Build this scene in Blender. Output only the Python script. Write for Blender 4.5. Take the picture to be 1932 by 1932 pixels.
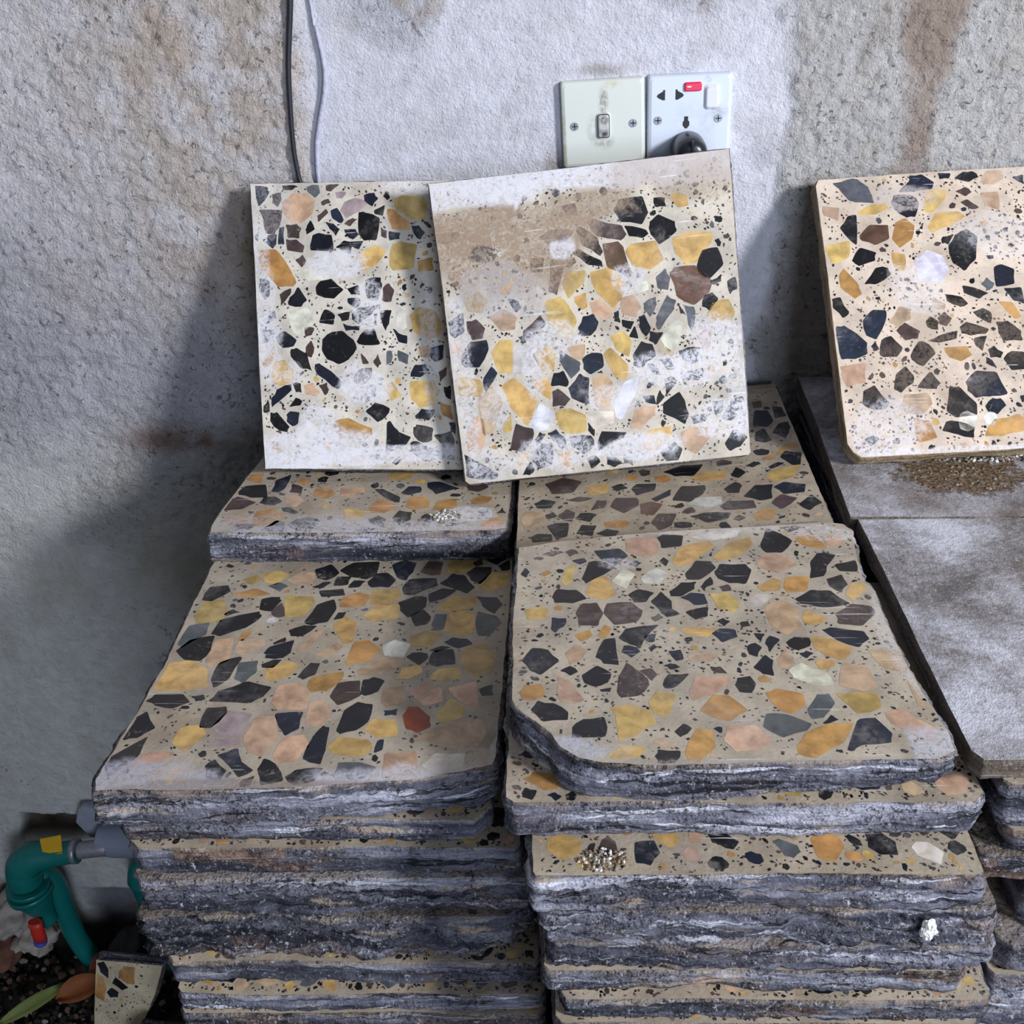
import bpy, bmesh, math, random
import numpy as np
from mathutils import Vector, Matrix

for o in list(bpy.data.objects): bpy.data.objects.remove(o, do_unlink=True)
scene = bpy.context.scene
COL = scene.collection

# ---------------------------------------------------------------- camera
cam_d = bpy.data.cameras.new('camera'); cam = bpy.data.objects.new('camera', cam_d); COL.objects.link(cam)
P_, Y_, R_ = math.radians(30.01), math.radians(1.894), math.radians(-1.43)
fw = Vector((-math.sin(Y_)*math.cos(P_), math.cos(Y_)*math.cos(P_), -math.sin(P_)))
rt = Vector((math.cos(Y_), math.sin(Y_), 0)); up = rt.cross(fw)
r2 = rt*math.cos(R_) + up*math.sin(R_); u2 = up*math.cos(R_) - rt*math.sin(R_)
M = Matrix((r2, u2, -fw)).transposed().to_4x4(); M.translation = Vector((0, -1.194, 1.54))
cam.matrix_world = M
cam_d.sensor_width = 36; cam_d.lens = 2112.7/1932*36; cam_d.clip_start = .02
scene.camera = cam

# ---------------------------------------------------------------- light
w = bpy.data.worlds.new('world'); scene.world = w; w.use_nodes = True
w.node_tree.nodes['Background'].inputs[0].default_value = (.80, .88, 1.0, 1)
w.node_tree.nodes['Background'].inputs[1].default_value = .13

def area(name, loc, target, size, energy, color):
    d = bpy.data.lights.new(name, 'AREA'); d.shape = 'RECTANGLE'; d.size, d.size_y = size
    d.energy = energy; d.color = color
    o = bpy.data.objects.new(name, d); COL.objects.link(o); o.location = loc
    o.rotation_euler = (Vector(target)-Vector(loc)).to_track_quat('-Z', 'Y').to_euler()
    return o
# daylight from an opening in front to the right, and a weaker, wider opening in front
area('window_light_right', (2.35, -2.35, 2.4), (0, 0, 1.1), (.50, .50), 122, (.93, .95, 1.0))
area('doorway_light_front', (.9, -3.6, 1.5), (0, -.3, .9), (1.1, 1.3), 48, (.70, .80, 1.0))

scene.view_settings.view_transform = 'Standard'; scene.view_settings.look = 'None'
scene.view_settings.gamma = 1; scene.view_settings.use_curve_mapping = False
scene.view_settings.exposure = 0.14

# stone chips seen in each polished face: colour letter, then outline points in tenths of a millimetre on the face
CHIPS = {
 'L1':
  'K51 3037 190 2996 214 2940 89 2794|K-13 2910 32 2916 89 2776 -7 2846|N237 2920 335 2931 337 2858 291 2784 236 2829|K353 3003 426 3021 518 2982 450 295'
  '0 355 2961|P344 2831 457 2914 601 2903 678 2825 662 2699 531 2591 389 2646 331 2741|G605 2976 741 2988 741 2893 688 2852 620 2920|N812 2970 912 2994 9'
  '51 2969 854 2907 809 2925|M907 2891 1024 2892 975 2823 913 2836|N749 2802 831 2829 851 2786 774 2759|M991 2776 1119 2821 1242 2758 1129 2667 1000 2612'
  ' 954 2697|K1201 2843 1319 2862 1351 2796 1284 2719 1216 2778|N88 2758 331 2741 295 2562 237 2493 157 2513 136 2646|K173 2489 269 2488 249 2384 215 234'
  '1 160 2408|K304 2561 349 2567 336 2378 276 2382|K1 2537 77 2541 68 2433 -3 2401|N368 2584 476 2586 528 2537 495 2430 379 2447|N360 2431 468 2419 548 2'
  '345 532 2274 372 2312|K572 2525 636 2614 675 2517 578 2470|N705 2660 799 2726 820 2679 711 2591|K852 2704 916 2722 978 2605 952 2552 857 2622|K791 258'
  '2 871 2558 931 2500 891 2434 832 2506|N979 2554 1072 2607 1125 2595 1049 2519|K1146 2657 1200 2662 1358 2587 1313 2361 1184 2365 1131 2440|K1309 2672 '
  '1419 2719 1395 2612 1315 2632|K985 2492 1101 2488 1125 2423 1060 2382 1008 2422|K650 2456 713 2469 838 2443 852 2270 623 2295 617 2340|K885 2307 969 2'
  '374 1058 2346 1033 2221 946 2273|K1040 2356 1180 2356 1125 2269 1055 2301|Y1085 2182 1289 2312 1410 2235 1295 2095 1148 2033 1126 2125|O1444 2681 1506'
  ' 2668 1668 2521 1655 2440 1486 2461 1456 2572|Y1529 2765 1622 2813 1819 2817 1866 2706 1840 2545 1679 2556 1541 2656|N1370 2487 1423 2456 1427 2366 13'
  '65 2397|K1449 2446 1573 2419 1551 2348 1452 2341|K1689 2483 1764 2478 1831 2401 1774 2333 1706 2392|Y1477 2299 1558 2321 1735 2281 1677 2033 1462 2030'
  ' 1437 2140|O1725 2102 1888 2136 1898 2000 1737 1993|O80 2323 246 2321 314 2235 448 1973 406 1930 253 1932 110 2122 70 2233|N448 2207 531 2256 560 2182'
  ' 515 2121|W522 2076 653 2175 909 2257 1031 2185 932 2012 786 1968 571 1982|K69 2034 167 2001 154 1848 112 1800 46 1928|N268 1858 387 1904 365 1834 270'
  ' 1723|K460 1918 546 1768 485 1703 351 1736 364 1798|K696 1965 822 1974 938 1858 829 1767 653 1823 653 1905|K978 1865 1096 1893 1114 1792 1011 1808|K11'
  '80 1950 1333 1958 1346 1876 1293 1726 1195 1733 1170 1834|N1353 1839 1418 1889 1468 1813 1426 1699 1337 1714|K982 1765 1098 1757 1116 1702 1038 1654 9'
  '79 1711|W338 1655 556 1695 601 1530 434 1415 382 1454|K1017 1592 1092 1655 1317 1671 1176 1545 1083 1489 1014 1538|K865 1602 993 1633 979 1541 906 152'
  '8|K1249 1577 1282 1583 1269 1450 1239 1460|K1308 1608 1430 1609 1396 1477 1356 1399 1317 1518|K664 1526 734 1665 838 1586 815 1498|K74 1583 196 1683 2'
  '10 1610 117 1544|N501 1492 608 1475 586 1405 513 1392|K914 1500 1010 1467 1091 1461 1079 1417 945 1421|W1477 1651 1572 1591 1580 1411 1471 1382|Y1622 '
  '1534 1716 1617 1874 1571 1938 1441 1912 1299 1804 1271 1649 1371|K43 1504 186 1485 171 1379 71 1349|K209 1412 292 1460 413 1354 374 1293 266 1291 215 '
  '1358|K690 1344 793 1418 901 1420 1003 1324 1043 1231 957 1129 847 1083 725 1145 685 1237|K1046 1303 1133 1414 1241 1419 1289 1260 1107 1263|N507 1267 '
  '574 1343 602 1260 564 1164 503 1195|K354 1259 409 1273 513 1212 561 1030 452 1064 350 1187|K1437 1411 1496 1354 1575 1331 1570 1241 1491 1264|G1478 11'
  '85 1590 1124 1567 1027 1472 1078|G1362 1183 1415 1171 1400 1065 1345 1032|N1084 1175 1164 1062 1096 1058|N1213 1077 1262 1154 1292 1054 1254 1012|O169'
  '3 1206 1801 1217 1793 1075 1705 1098|K1816 1180 1960 1207 1943 1065 1861 1034 1802 1092|K1597 927 1647 1013 1754 1015 1794 950 1693 888 1595 895|Y155 '
  '1056 168 1145 277 1156 361 1043 355 936 245 889 148 913|Y5 1120 165 1253 170 1181 75 1079|K596 1081 650 1096 864 903 833 815 780 837 609 991|N1000 930'
  ' 1057 1006 1192 1016 1178 918 1093 843 1014 866|K128 771 190 857 326 898 332 830 201 731 123 664|K354 909 434 904 442 805 385 808|P469 875 568 895 635'
  ' 792 570 761 491 784|N629 864 712 895 728 804 687 762|K305 661 382 755 448 715 422 672|K-4 744 86 756 98 630 33 598 -4 654|K274 583 321 616 409 592 38'
  '6 486 322 458 271 512|K106 612 177 607 291 457 274 404 185 419 101 522|K1155 830 1209 845 1230 736 1184 703|N1089 763 1174 686 1110 655|Y1583 838 1833'
  ' 840 1889 729 1819 591 1675 565 1591 659|O1882 605 1995 562 2013 419 1901 479|Y1297 821 1406 850 1487 702 1377 655|K1105 566 1216 648 1355 576 1315 49'
  '9 1223 442 1139 528|K1617 488 1692 555 1824 529 1756 426 1624 452|K1320 427 1357 443 1431 331 1560 261 1456 152 1286 118|K1592 357 1630 390 1796 344 1'
  '780 220 1690 199 1596 267|K1548 199 1620 221 1896 71 1893 18 1679 5 1561 110|K1800 263 1979 297 2009 188 1999 11 1919 16 1899 124|O736 339 779 479 923'
  ' 506 1149 385 1163 312 1053 266 841 297|W358 292 477 516 580 438 575 332 411 271|Y96 237 162 304 210 194 118 146|Y458 143 478 195 612 187 607 89 464 9'
  '8|P863 216 996 198 1110 -4 1036 -44 937 95|Y644 283 768 266 728 197 658 220|K1342 17 1416 65 1468 44 1394 -13|N1017 250 1070 256 1112 209 1067 194|N18'
  '82 926 1974 974 1960 885 1894 818|K1935 762 2007 775 1999 633 1948 672|K1967 386 2029 382 2022 258 1979 297'
  ,
 'L2':
  'K1818 2544 1883 2642 2109 2644 2144 2482 2077 2369 1868 2430|K2213 2615 2328 2600 2327 2511 2229 2515|Y2372 2594 2458 2636 2542 2589 2549 2499 2458 24'
  '84|K2150 2374 2238 2442 2390 2360 2407 2268 2223 2149 2146 2267|N1547 2472 1594 2484 1872 2384 1906 2290 1837 2245 1611 2320|K1904 2380 2064 2332 2129'
  ' 2269 2053 2235 1931 2278|K1421 2400 1469 2425 1618 2301 1655 2153 1624 2121 1458 2251|K1359 2183 1418 2220 1635 2065 1637 2002 1488 2049|G1055 2376 1'
  '153 2435 1351 2418 1381 2369 1299 2290 1151 2265|B1663 2224 1817 2230 1864 2161 1920 1902 1892 1861 1683 2005|Y1877 2123 1958 2194 2191 2189 2242 2003'
  ' 2107 1923 1950 1970|Y2364 2202 2502 2234 2739 2197 2739 2117 2557 1926 2466 1920 2365 2059|K2562 1890 2641 2040 2785 2048 2823 1873 2681 1752 2580 18'
  '16|N1135 2131 1279 2121 1236 1992 1157 1789 1080 1831|K1272 2059 1372 2136 1380 2081 1305 2033|Y1223 1885 1283 2004 1463 1989 1432 1876 1269 1734|Y150'
  '6 1965 1736 1998 1835 1787 1799 1684 1697 1589 1546 1771|B2297 1853 2357 1908 2553 1891 2696 1729 2647 1609 2493 1518 2342 1613|G2156 1835 2249 1904 2'
  '289 1818 2261 1696 2157 1727|K2678 1731 2800 1778 2784 1717 2709 1687|K2846 1709 2929 1734 2951 1606 2858 1573|K2609 1596 2683 1614 2738 1544 2646 143'
  '9 2571 1494|Y2605 1399 2690 1514 2835 1531 2883 1399 2827 1299 2670 1337|Y1325 1745 1438 1776 1449 1639 1382 1611 1328 1691|P1471 1672 1573 1691 1699 '
  '1552 1621 1475 1501 1542|P1779 1668 1900 1692 1974 1553 1910 1471 1780 1515|G2007 1603 2129 1641 2129 1569 2053 1456 1999 1532|G2115 1444 2237 1645 23'
  '20 1580 2292 1494 2128 1316 2098 1374|K2350 1531 2410 1424 2350 1450|G2404 1524 2490 1495 2497 1395 2446 1261 2418 1333|K1698 1543 1748 1555 1752 1437'
  ' 1691 1454|K1773 1461 1884 1429 1842 1353 1774 1389|K1937 1467 1994 1487 2050 1344 1986 1262 1934 1359|K1816 1284 1891 1383 1907 1254|K2028 1311 2164 '
  '1285 2075 1169 2017 1222|K657 1814 762 1773 782 1707 731 1668|Y592 1877 643 1997 765 2017 727 1932 644 1852|Y1031 1729 1182 1764 1261 1663 1322 1492 1'
  '221 1333 1121 1409 1032 1584|K1325 1437 1392 1538 1493 1552 1538 1464 1451 1349 1351 1352|N772 1472 962 1611 1015 1514 862 1388 789 1388|P454 1658 608'
  ' 1711 735 1622 692 1500 564 1499|Y223 1870 377 1923 456 1822 386 1704 244 1740|K17 1697 196 1728 180 1530 83 1487 3 1516|N222 1643 324 1648 396 1557 3'
  '55 1452 263 1455 219 1543|K120 1263 224 1433 399 1429 406 1336 283 1169 148 1195|P-1 1480 135 1462 190 1382 93 1276 10 1350|K720 1424 766 1427 795 136'
  '0 746 1339|Y437 1296 534 1411 652 1396 613 1073 495 1088|W664 1340 838 1336 898 1073 744 1020 631 1070|Y843 1226 1016 1295 1070 1216 1044 1073 928 102'
  '4|P1194 1254 1378 1267 1343 1126 1251 1120|G1119 1237 1311 1085 1294 1023 1194 945 1107 1138|K1334 1128 1421 1171 1537 1147 1531 1021 1397 965 1339 10'
  '18|Y1637 1307 1769 1344 1848 1244 1793 1087 1676 1175|Y1545 1137 1625 1200 1783 998 1732 868 1627 909|K1840 1100 1936 1223 2040 1183 2067 1071 1907 96'
  '8 1837 991|K2299 1078 2374 1104 2499 1088 2513 978 2427 935 2326 993|P2479 1235 2627 1270 2618 1109 2530 1048|G2095 1031 2202 1018 2236 923 2171 904|K'
  '1973 992 2052 973 2092 877 2024 886|W2135 1225 2280 1387 2367 1358 2287 1133 2192 1091|Y2145 1151 2252 1057 2204 1039|K325 1054 412 1162 466 1082 411 '
  '1007 335 915 316 982|Y24 1092 90 1102 286 1041 300 929 266 878 -1 893|Y497 959 633 1015 843 770 795 684 703 530 562 731|Y812 975 961 992 993 879 969 7'
  '54 822 900|K1029 1020 1130 1029 1167 903 1148 869 986 898|K1165 857 1289 978 1374 922 1343 662 1188 745|N998 842 1056 862 1165 739 1107 682 980 688|P1'
  '410 918 1540 938 1610 838 1554 590 1405 645|V1587 640 1729 841 1878 877 1802 687 1669 484 1599 511|P214 830 388 973 489 814 349 500 255 493 248 733|P7'
  '5 534 186 686 273 638 267 437 195 307 89 348|V721 528 857 740 990 623 916 467 787 465|Y449 562 553 659 542 495 476 485|Y999 622 1140 650 1295 567 1285'
  ' 404 1164 391 1025 454|K2080 579 2254 676 2298 588 2318 441 2272 355 2069 489|K2117 829 2201 846 2247 776 2126 664|K2008 588 2059 718 2106 649 2025 57'
  '7|K1891 675 2000 671 2008 588 1912 618|K2293 861 2512 888 2502 799 2445 770 2302 787|K2572 536 2681 541 2660 435 2585 407|K2643 364 2761 531 2880 556 '
  '2850 447 2739 334|K2342 419 2498 436 2480 357 2361 344|Y1841 244 1906 327 2126 346 2134 263 1954 111 1849 152|P2226 270 2339 311 2545 294 2485 165 234'
  '5 45 2245 121|P1721 387 1805 559 2006 570 1978 483 1836 354|K1997 97 2162 190 2216 107 2176 -7 2051 8|K2642 110 2747 242 2872 154 2800 72 2687 31|N511'
  ' 315 587 563 762 486 740 379 654 279|K758 376 823 451 874 417 778 310|K916 421 989 458 1072 356 1066 256 956 334|K1125 368 1325 353 1359 257 1231 176 '
  '1123 277|K1313 483 1368 412 1360 339 1303 401|K1389 281 1447 384 1679 337 1646 286 1388 189|K732 233 826 331 936 327 900 102 778 83 721 142|K598 46 69'
  '6 163 723 86 658 2|Y554 217 654 279 682 202 580 122|K1253 132 1356 148 1393 79 1292 -1|K1463 125 1552 105 1617 33 1521 -1 1462 43|K1627 124 1714 86 17'
  '21 -7 1636 40|K6 358 64 295 352 76 335 13 18 79|K13 2551 233 2540 262 2482 127 2427 18 2442|W546 2552 681 2606 767 2487 718 2313 633 2216 570 2296|K12'
  '97 2650 1435 2667 1456 2539 1349 2553|K939 2175 1066 2168 1041 2035 923 2042|Y977 203 1090 226 1127 74 998 71|W1929 1793 2058 1812 2066 1721 1955 1700'
  '|W1315 583 1587 567 1575 459 1368 412'
  ,
 'T1':
  'K-3196 -3373 -3174 -3159 -3003 -3130 -2965 -3241 -3092 -3394|Y-3202 -3635 -3158 -3393 -2987 -3376 -2902 -3546 -2943 -3728 -3152 -3744|K-2932 -3601 -28'
  '63 -3528 -2788 -3573 -2903 -3631|K-2972 -3905 -2931 -3692 -2617 -3567 -2580 -3641 -2671 -3803 -2890 -3941|O-2944 -3280 -2723 -3184 -2569 -3284 -2820 -'
  '3339|G-2620 -3146 -2520 -3088 -2430 -3148 -2488 -3246|P-2461 -3048 -2334 -2886 -2213 -2929 -2203 -3111 -2354 -3141|Y-2730 -2943 -2561 -2884 -2454 -296'
  '7 -2557 -3127 -2655 -3086|K-2217 -2867 -2080 -2773 -1975 -2932 -2079 -3053 -2176 -3011|K-1970 -2891 -1855 -2746 -1615 -2741 -1611 -2957 -1700 -3045 -1'
  '864 -2995|K-2204 -3171 -2097 -3081 -2028 -3093 -2101 -3192|K-1996 -3153 -1977 -2993 -1853 -2995 -1866 -3135|K-1858 -3187 -1820 -3068 -1702 -3069 -1749'
  ' -3176|K-2116 -3231 -1900 -3202 -1866 -3311 -2076 -3336|K-1676 -3098 -1622 -2957 -1513 -2930 -1413 -3061 -1462 -3179 -1639 -3177|K-1483 -2793 -1355 -2'
  '711 -1248 -2754 -1266 -2921 -1319 -3062 -1402 -3021|B-1199 -2921 -1126 -2714 -986 -2758 -993 -2965 -1081 -2984|Y-951 -2924 -926 -2631 -675 -2591 -686 '
  '-2845 -792 -2959|N-690 -2762 -614 -2678 -597 -2805 -663 -2837|K-567 -2721 -516 -2550 -389 -2552 -373 -2703 -461 -2807|K-449 -2828 -339 -2716 -323 -291'
  '2 -413 -2911|K-1338 -3200 -1276 -3050 -1032 -3037 -1011 -3165 -1228 -3311 -1306 -3298|K-992 -3126 -881 -2958 -768 -2988 -657 -3189 -728 -3293 -865 -32'
  '06|K-748 -2947 -663 -2846 -516 -2848 -523 -2971 -605 -3138 -697 -3069|Y-648 -3149 -524 -2950 -323 -2932 -329 -3173 -534 -3268|K-1081 -3301 -953 -3205 '
  '-830 -3238 -940 -3379 -1054 -3434|K-1346 -3431 -1204 -3338 -1093 -3358 -1091 -3509 -1235 -3673 -1321 -3562|Y-1612 -3466 -1609 -3236 -1371 -3200 -1333 '
  '-3355 -1428 -3468|Y-1651 -3650 -1558 -3467 -1342 -3469 -1339 -3690 -1544 -3742|Y-992 -3547 -857 -3322 -638 -3363 -652 -3514 -860 -3604|K-628 -3344 -44'
  '3 -3365 -386 -3479 -456 -3619 -567 -3514|K-1216 -3655 -1109 -3553 -1028 -3675 -1057 -3782 -1159 -3806|G-1019 -3782 -986 -3621 -883 -3629 -905 -3854 -9'
  '87 -3871|Y-904 -3872 -840 -3585 -648 -3587 -624 -3874 -712 -3960|G-618 -3768 -606 -3588 -434 -3663 -393 -3771 -486 -3962 -589 -3944|K-2621 -3530 -2629'
  ' -3360 -2471 -3331 -2446 -3400 -2511 -3561|N-2509 -3569 -2432 -3420 -2366 -3643 -2448 -3661|Y-2410 -3420 -2411 -3305 -2165 -3327 -2127 -3423 -2195 -36'
  '45 -2351 -3662|K-2168 -3736 -2099 -3461 -1960 -3379 -1914 -3538 -1966 -3738 -2106 -3783|O-1887 -3501 -1878 -3349 -1737 -3266 -1632 -3314 -1663 -3484|K'
  '-1909 -3702 -1883 -3593 -1810 -3583 -1837 -3685|Y-1905 -3792 -1811 -3649 -1689 -3758 -1691 -4037 -1771 -4054|K-2281 -3859 -2168 -3789 -2046 -3791 -213'
  '9 -3948 -2254 -3947|O-2711 -3994 -2697 -3873 -2605 -3863 -2665 -4012|P-2702 -4164 -2690 -3995 -2507 -3979 -2457 -4065 -2615 -4231|P-2924 -4294 -2909 -'
  '3993 -2757 -3977 -2721 -4295 -2858 -4391|K-3215 -4160 -3127 -3991 -2932 -3941 -2917 -4162 -2964 -4294 -3111 -4276|K-2389 -4048 -2292 -3964 -2279 -4032'
  ' -2374 -4072|K-2436 -4183 -2399 -4099 -2207 -4006 -2215 -4201 -2263 -4266 -2405 -4265|P-2167 -4135 -2065 -3896 -1967 -3862 -2050 -4102 -2137 -4185|P-1'
  '988 -4219 -1816 -4029 -1763 -4104 -1879 -4269|O-1703 -4368 -1670 -4037 -1551 -4011 -1420 -4157 -1512 -4305|W-1416 -4107 -1325 -4006 -1174 -4076 -1216 '
  '-4258 -1379 -4240|Y-1195 -3973 -1069 -3877 -900 -3924 -1007 -4127 -1161 -4109|K-885 -4044 -813 -3983 -689 -3995 -634 -4080 -762 -4139|K-1196 -4258 -11'
  '42 -4193 -1020 -4210 -1004 -4276 -1065 -4372|K-1004 -4161 -886 -4105 -824 -4129 -940 -4194|K-998 -4341 -962 -4178 -802 -4152 -768 -4358 -925 -4389|Y-7'
  '20 -4343 -701 -4147 -522 -4064 -425 -4248 -447 -4472 -601 -4527|K-2808 -4550 -2794 -4327 -2633 -4241 -2620 -4296 -2660 -4551 -2751 -4658|G-2610 -4551 '
  '-2633 -4329 -2467 -4304 -2443 -4458 -2530 -4598|K-2428 -4346 -2341 -4282 -2268 -4292 -2317 -4395 -2407 -4395|Y-2354 -4553 -2374 -4411 -2233 -4315 -208'
  '6 -4349 -2156 -4507 -2279 -4578|K-2083 -4523 -2009 -4333 -1927 -4340 -1941 -4493 -2028 -4555|O-1982 -4647 -1955 -4524 -1709 -4457 -1694 -4557 -1807 -4'
  '709 -1940 -4723|P-1590 -4464 -1438 -4256 -1255 -4274 -1224 -4371 -1370 -4481 -1524 -4511|Y-1243 -4560 -1211 -4403 -1065 -4372 -1037 -4468 -1146 -4561|'
  'Y-970 -4562 -903 -4421 -726 -4407 -697 -4548 -831 -4593|Y-3287 -4700 -3274 -4275 -3046 -4293 -2880 -4423 -2814 -4642 -3032 -4702|K-3275 -4835 -3215 -4'
  '746 -3000 -4747 -2906 -4846 -3028 -4924 -3170 -4894|K-2918 -4778 -2825 -4748 -2790 -4808 -2860 -4837|K-2754 -4838 -2701 -4704 -2495 -4583 -2282 -4661 '
  '-2318 -4766 -2412 -4860|N-1765 -4784 -1726 -4603 -1553 -4583 -1518 -4771 -1682 -4888|K-1522 -4741 -1525 -4574 -1442 -4534 -1343 -4575 -1381 -4712 -147'
  '8 -4777|P-2232 -4855 -2226 -4646 -2059 -4601 -1937 -4738 -1938 -4944 -2166 -4943|K-2748 -5153 -2750 -4926 -2594 -4903 -2571 -4998 -2660 -5167|M-2648 -'
  '5139 -2562 -4955 -2362 -4999 -2399 -5250 -2561 -5263|P-1917 -5114 -1916 -4857 -1828 -4813 -1716 -4974 -1768 -5171|K-2177 -5000 -1952 -4973 -1953 -5170'
  ' -2048 -5252 -2102 -5169|K-1643 -5199 -1616 -4946 -1534 -4859 -1401 -4889 -1408 -5089 -1504 -5199 -1610 -5234|P-1343 -4860 -1327 -4682 -1175 -4652 -11'
  '37 -4832 -1280 -4919|P-1108 -4743 -1024 -4608 -863 -4685 -833 -4834 -978 -4906|P-805 -4685 -578 -4595 -533 -4951 -679 -4864|K-545 -4687 -441 -4642 -42'
  '6 -4777 -521 -4782|R-1144 -5034 -1110 -4914 -1035 -4911 -930 -5035 -911 -5147 -1005 -5223 -1102 -5174|K-1303 -4962 -1192 -4942 -1193 -5019 -1286 -5019'
  '|Y-876 -5007 -778 -4805 -656 -4922 -659 -5036 -830 -5125|Y-1425 -5172 -1375 -5061 -1205 -5076 -1158 -5255 -1310 -5282|P-1000 -5283 -846 -5147 -500 -50'
  '65 -473 -5258 -555 -5443 -791 -5390|K-3336 -5354 -3321 -4966 -3225 -4966 -3099 -5165 -3205 -5274|Y-2921 -5329 -2903 -5166 -2764 -5125 -2674 -5222 -279'
  '1 -5436|P-2365 -5277 -2318 -5028 -2167 -5029 -2092 -5305 -2178 -5503 -2301 -5437|P-2096 -5464 -2043 -5279 -1901 -5252 -1836 -5360 -1901 -5542 -2039 -5'
  '568|K-1861 -5517 -1823 -5280 -1763 -5143 -1712 -5171 -1700 -5413 -1708 -5576|Y-1686 -5387 -1621 -5280 -1380 -5308 -1338 -5415 -1426 -5498 -1628 -5466|'
  'K-1315 -5454 -1314 -5322 -1256 -5303 -1257 -5415|K-3407 -5665 -3365 -5460 -3126 -5261 -3138 -5487 -3289 -5740|Y-2993 -5666 -2852 -5540 -2645 -5642 -26'
  '18 -5742 -2780 -5790 -2896 -5814|K-2587 -5591 -2532 -5528 -2414 -5643 -2435 -5772 -2542 -5729|K-2527 -5476 -2382 -5398 -2331 -5541 -2210 -5643 -2308 -'
  '5718 -2408 -5592|K-2311 -5852 -2267 -5742 -2191 -5706 -2175 -5840|K-2174 -5643 -2156 -5524 -2057 -5568 -1957 -5755 -2136 -5859|K-1956 -5718 -1882 -564'
  '4 -1683 -5619 -1737 -5768 -1869 -5804|G-1588 -5719 -1576 -5569 -1418 -5557 -1277 -5620 -1390 -5757|P-1220 -5720 -1233 -5467 -1003 -5442 -966 -5646 -10'
  '96 -5745|W-935 -5596 -857 -5468 -625 -5469 -634 -5622 -869 -5746|P-3169 -5590 -3064 -5435 -2860 -5449 -2963 -5590|M-2625 -5303 -2411 -5277 -2374 -5358'
  ' -2586 -5384|G-3233 -4058 -3206 -3780 -3034 -3746 -3014 -3905 -3178 -4110|Y-2911 -3043 -2776 -2943 -2713 -3025 -2781 -3124'
  ,
 'T2':
  'W1300 -3417 1544 -3228 1776 -3297 1691 -3423 1444 -3482|K1884 -3571 1996 -3235 2111 -3387 2178 -3493 2057 -3675 1919 -3673|O2214 -3473 2315 -3348 2406'
  ' -3434 2451 -3620 2268 -3577|P2456 -3600 2480 -3393 2653 -3395 2593 -3561|P716 -3492 820 -3410 991 -3455 993 -3660 879 -3747 717 -3636|K1005 -3413 106'
  '5 -3363 1237 -3395 1197 -3561 1031 -3600|Y1095 -3821 1195 -3582 1444 -3482 1476 -3565 1273 -3823 1139 -3899|Y1452 -3747 1636 -3506 1822 -3425 1823 -35'
  '50 1663 -3750 1486 -3806|P1791 -3869 1905 -3693 2105 -3756 2145 -3874 1954 -4005|N-26 -3686 93 -3627 179 -3649 70 -3720|N179 -3649 244 -3601 296 -3671'
  ' 220 -3722|K437 -3632 655 -3595 722 -3717 616 -3873 495 -3773|K315 -4079 387 -3811 493 -3805 605 -3892 483 -4025 344 -4136|K239 -3790 347 -3752 366 -3'
  '811 301 -3850|K989 -3819 1028 -3741 1063 -3820 1035 -3886|K723 -3855 790 -3797 830 -3837 773 -3895|K1188 -4015 1297 -3804 1420 -3825 1449 -3923 1303 -'
  '4091 1190 -4090|K1441 -3980 1499 -3865 1708 -3868 1744 -3965 1661 -4162 1541 -4150 1449 -4074|K2268 -3836 2349 -3699 2513 -3721 2386 -3915 2336 -4048 '
  '2216 -4084|K2467 -3878 2662 -3802 2626 -3995 2476 -3974|K2344 -4104 2484 -4031 2500 -4180 2420 -4305 2350 -4214|Y2445 -4324 2534 -4162 2719 -4071 2692'
  ' -4218 2490 -4430|Y138 -4115 173 -3926 259 -3849 231 -4116 168 -4171|Y338 -4300 397 -4080 523 -4044 580 -4303 485 -4391|W813 -4048 949 -3916 1044 -401'
  '3 947 -4161 826 -4141|W560 -4120 655 -3932 764 -4009 676 -4231|K1028 -4272 1133 -4145 1258 -4128 1224 -4238 1111 -4344 1031 -4336|K1289 -4202 1390 -40'
  '55 1396 -4167 1303 -4257|N1441 -4204 1518 -4168 1535 -4259 1462 -4277|Y1755 -4208 1900 -4080 1971 -4137 1927 -4264 1783 -4280|O1967 -4246 2012 -4081 2'
  '202 -4054 2158 -4267 1980 -4301|K60 -4333 106 -4225 268 -4245 341 -4372 223 -4434 83 -4422|K680 -4322 778 -4233 895 -4288 824 -4412 733 -4429|K1109 -4'
  '362 1197 -4292 1306 -4311 1318 -4452 1216 -4469|K1125 -4571 1210 -4521 1312 -4494 1285 -4624 1192 -4666|K864 -4413 956 -4278 1023 -4414 1023 -4519 107'
  '4 -4588 963 -4627 914 -4518|Y1356 -4311 1499 -4295 1570 -4420 1517 -4575 1387 -4522|W1620 -4421 1763 -4280 1851 -4353 1727 -4491 1626 -4508|K2033 -439'
  '0 2188 -4267 2328 -4269 2452 -4464 2254 -4514 2068 -4460|N2313 -4600 2460 -4471 2610 -4501 2613 -4603 2465 -4768 2301 -4733|N249 -4579 303 -4442 423 -'
  '4425 465 -4582 409 -4749 273 -4731|N471 -4582 502 -4444 703 -4428 783 -4551 723 -4685 545 -4733|P1767 -4492 1920 -4406 2015 -4529 2007 -4764 1871 -487'
  '6 1764 -4728|Y2038 -4631 2090 -4547 2224 -4650 2125 -4748 2029 -4731|Y-167 -4524 -18 -4473 28 -4526 11 -4645 -136 -4660|K49 -4778 60 -4628 168 -4646 1'
  '56 -4746 78 -4828|N845 -4636 908 -4586 942 -4637 878 -4693|K1354 -4691 1408 -4652 1461 -4692 1403 -4758|K1523 -4726 1596 -4694 1605 -4760 1534 -4782|K'
  '573 -4912 639 -4784 894 -4737 785 -4882 725 -5040 645 -4977|K775 -4882 864 -4851 835 -4962 779 -4952|K381 -5145 458 -4927 544 -4912 553 -5237 443 -522'
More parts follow.
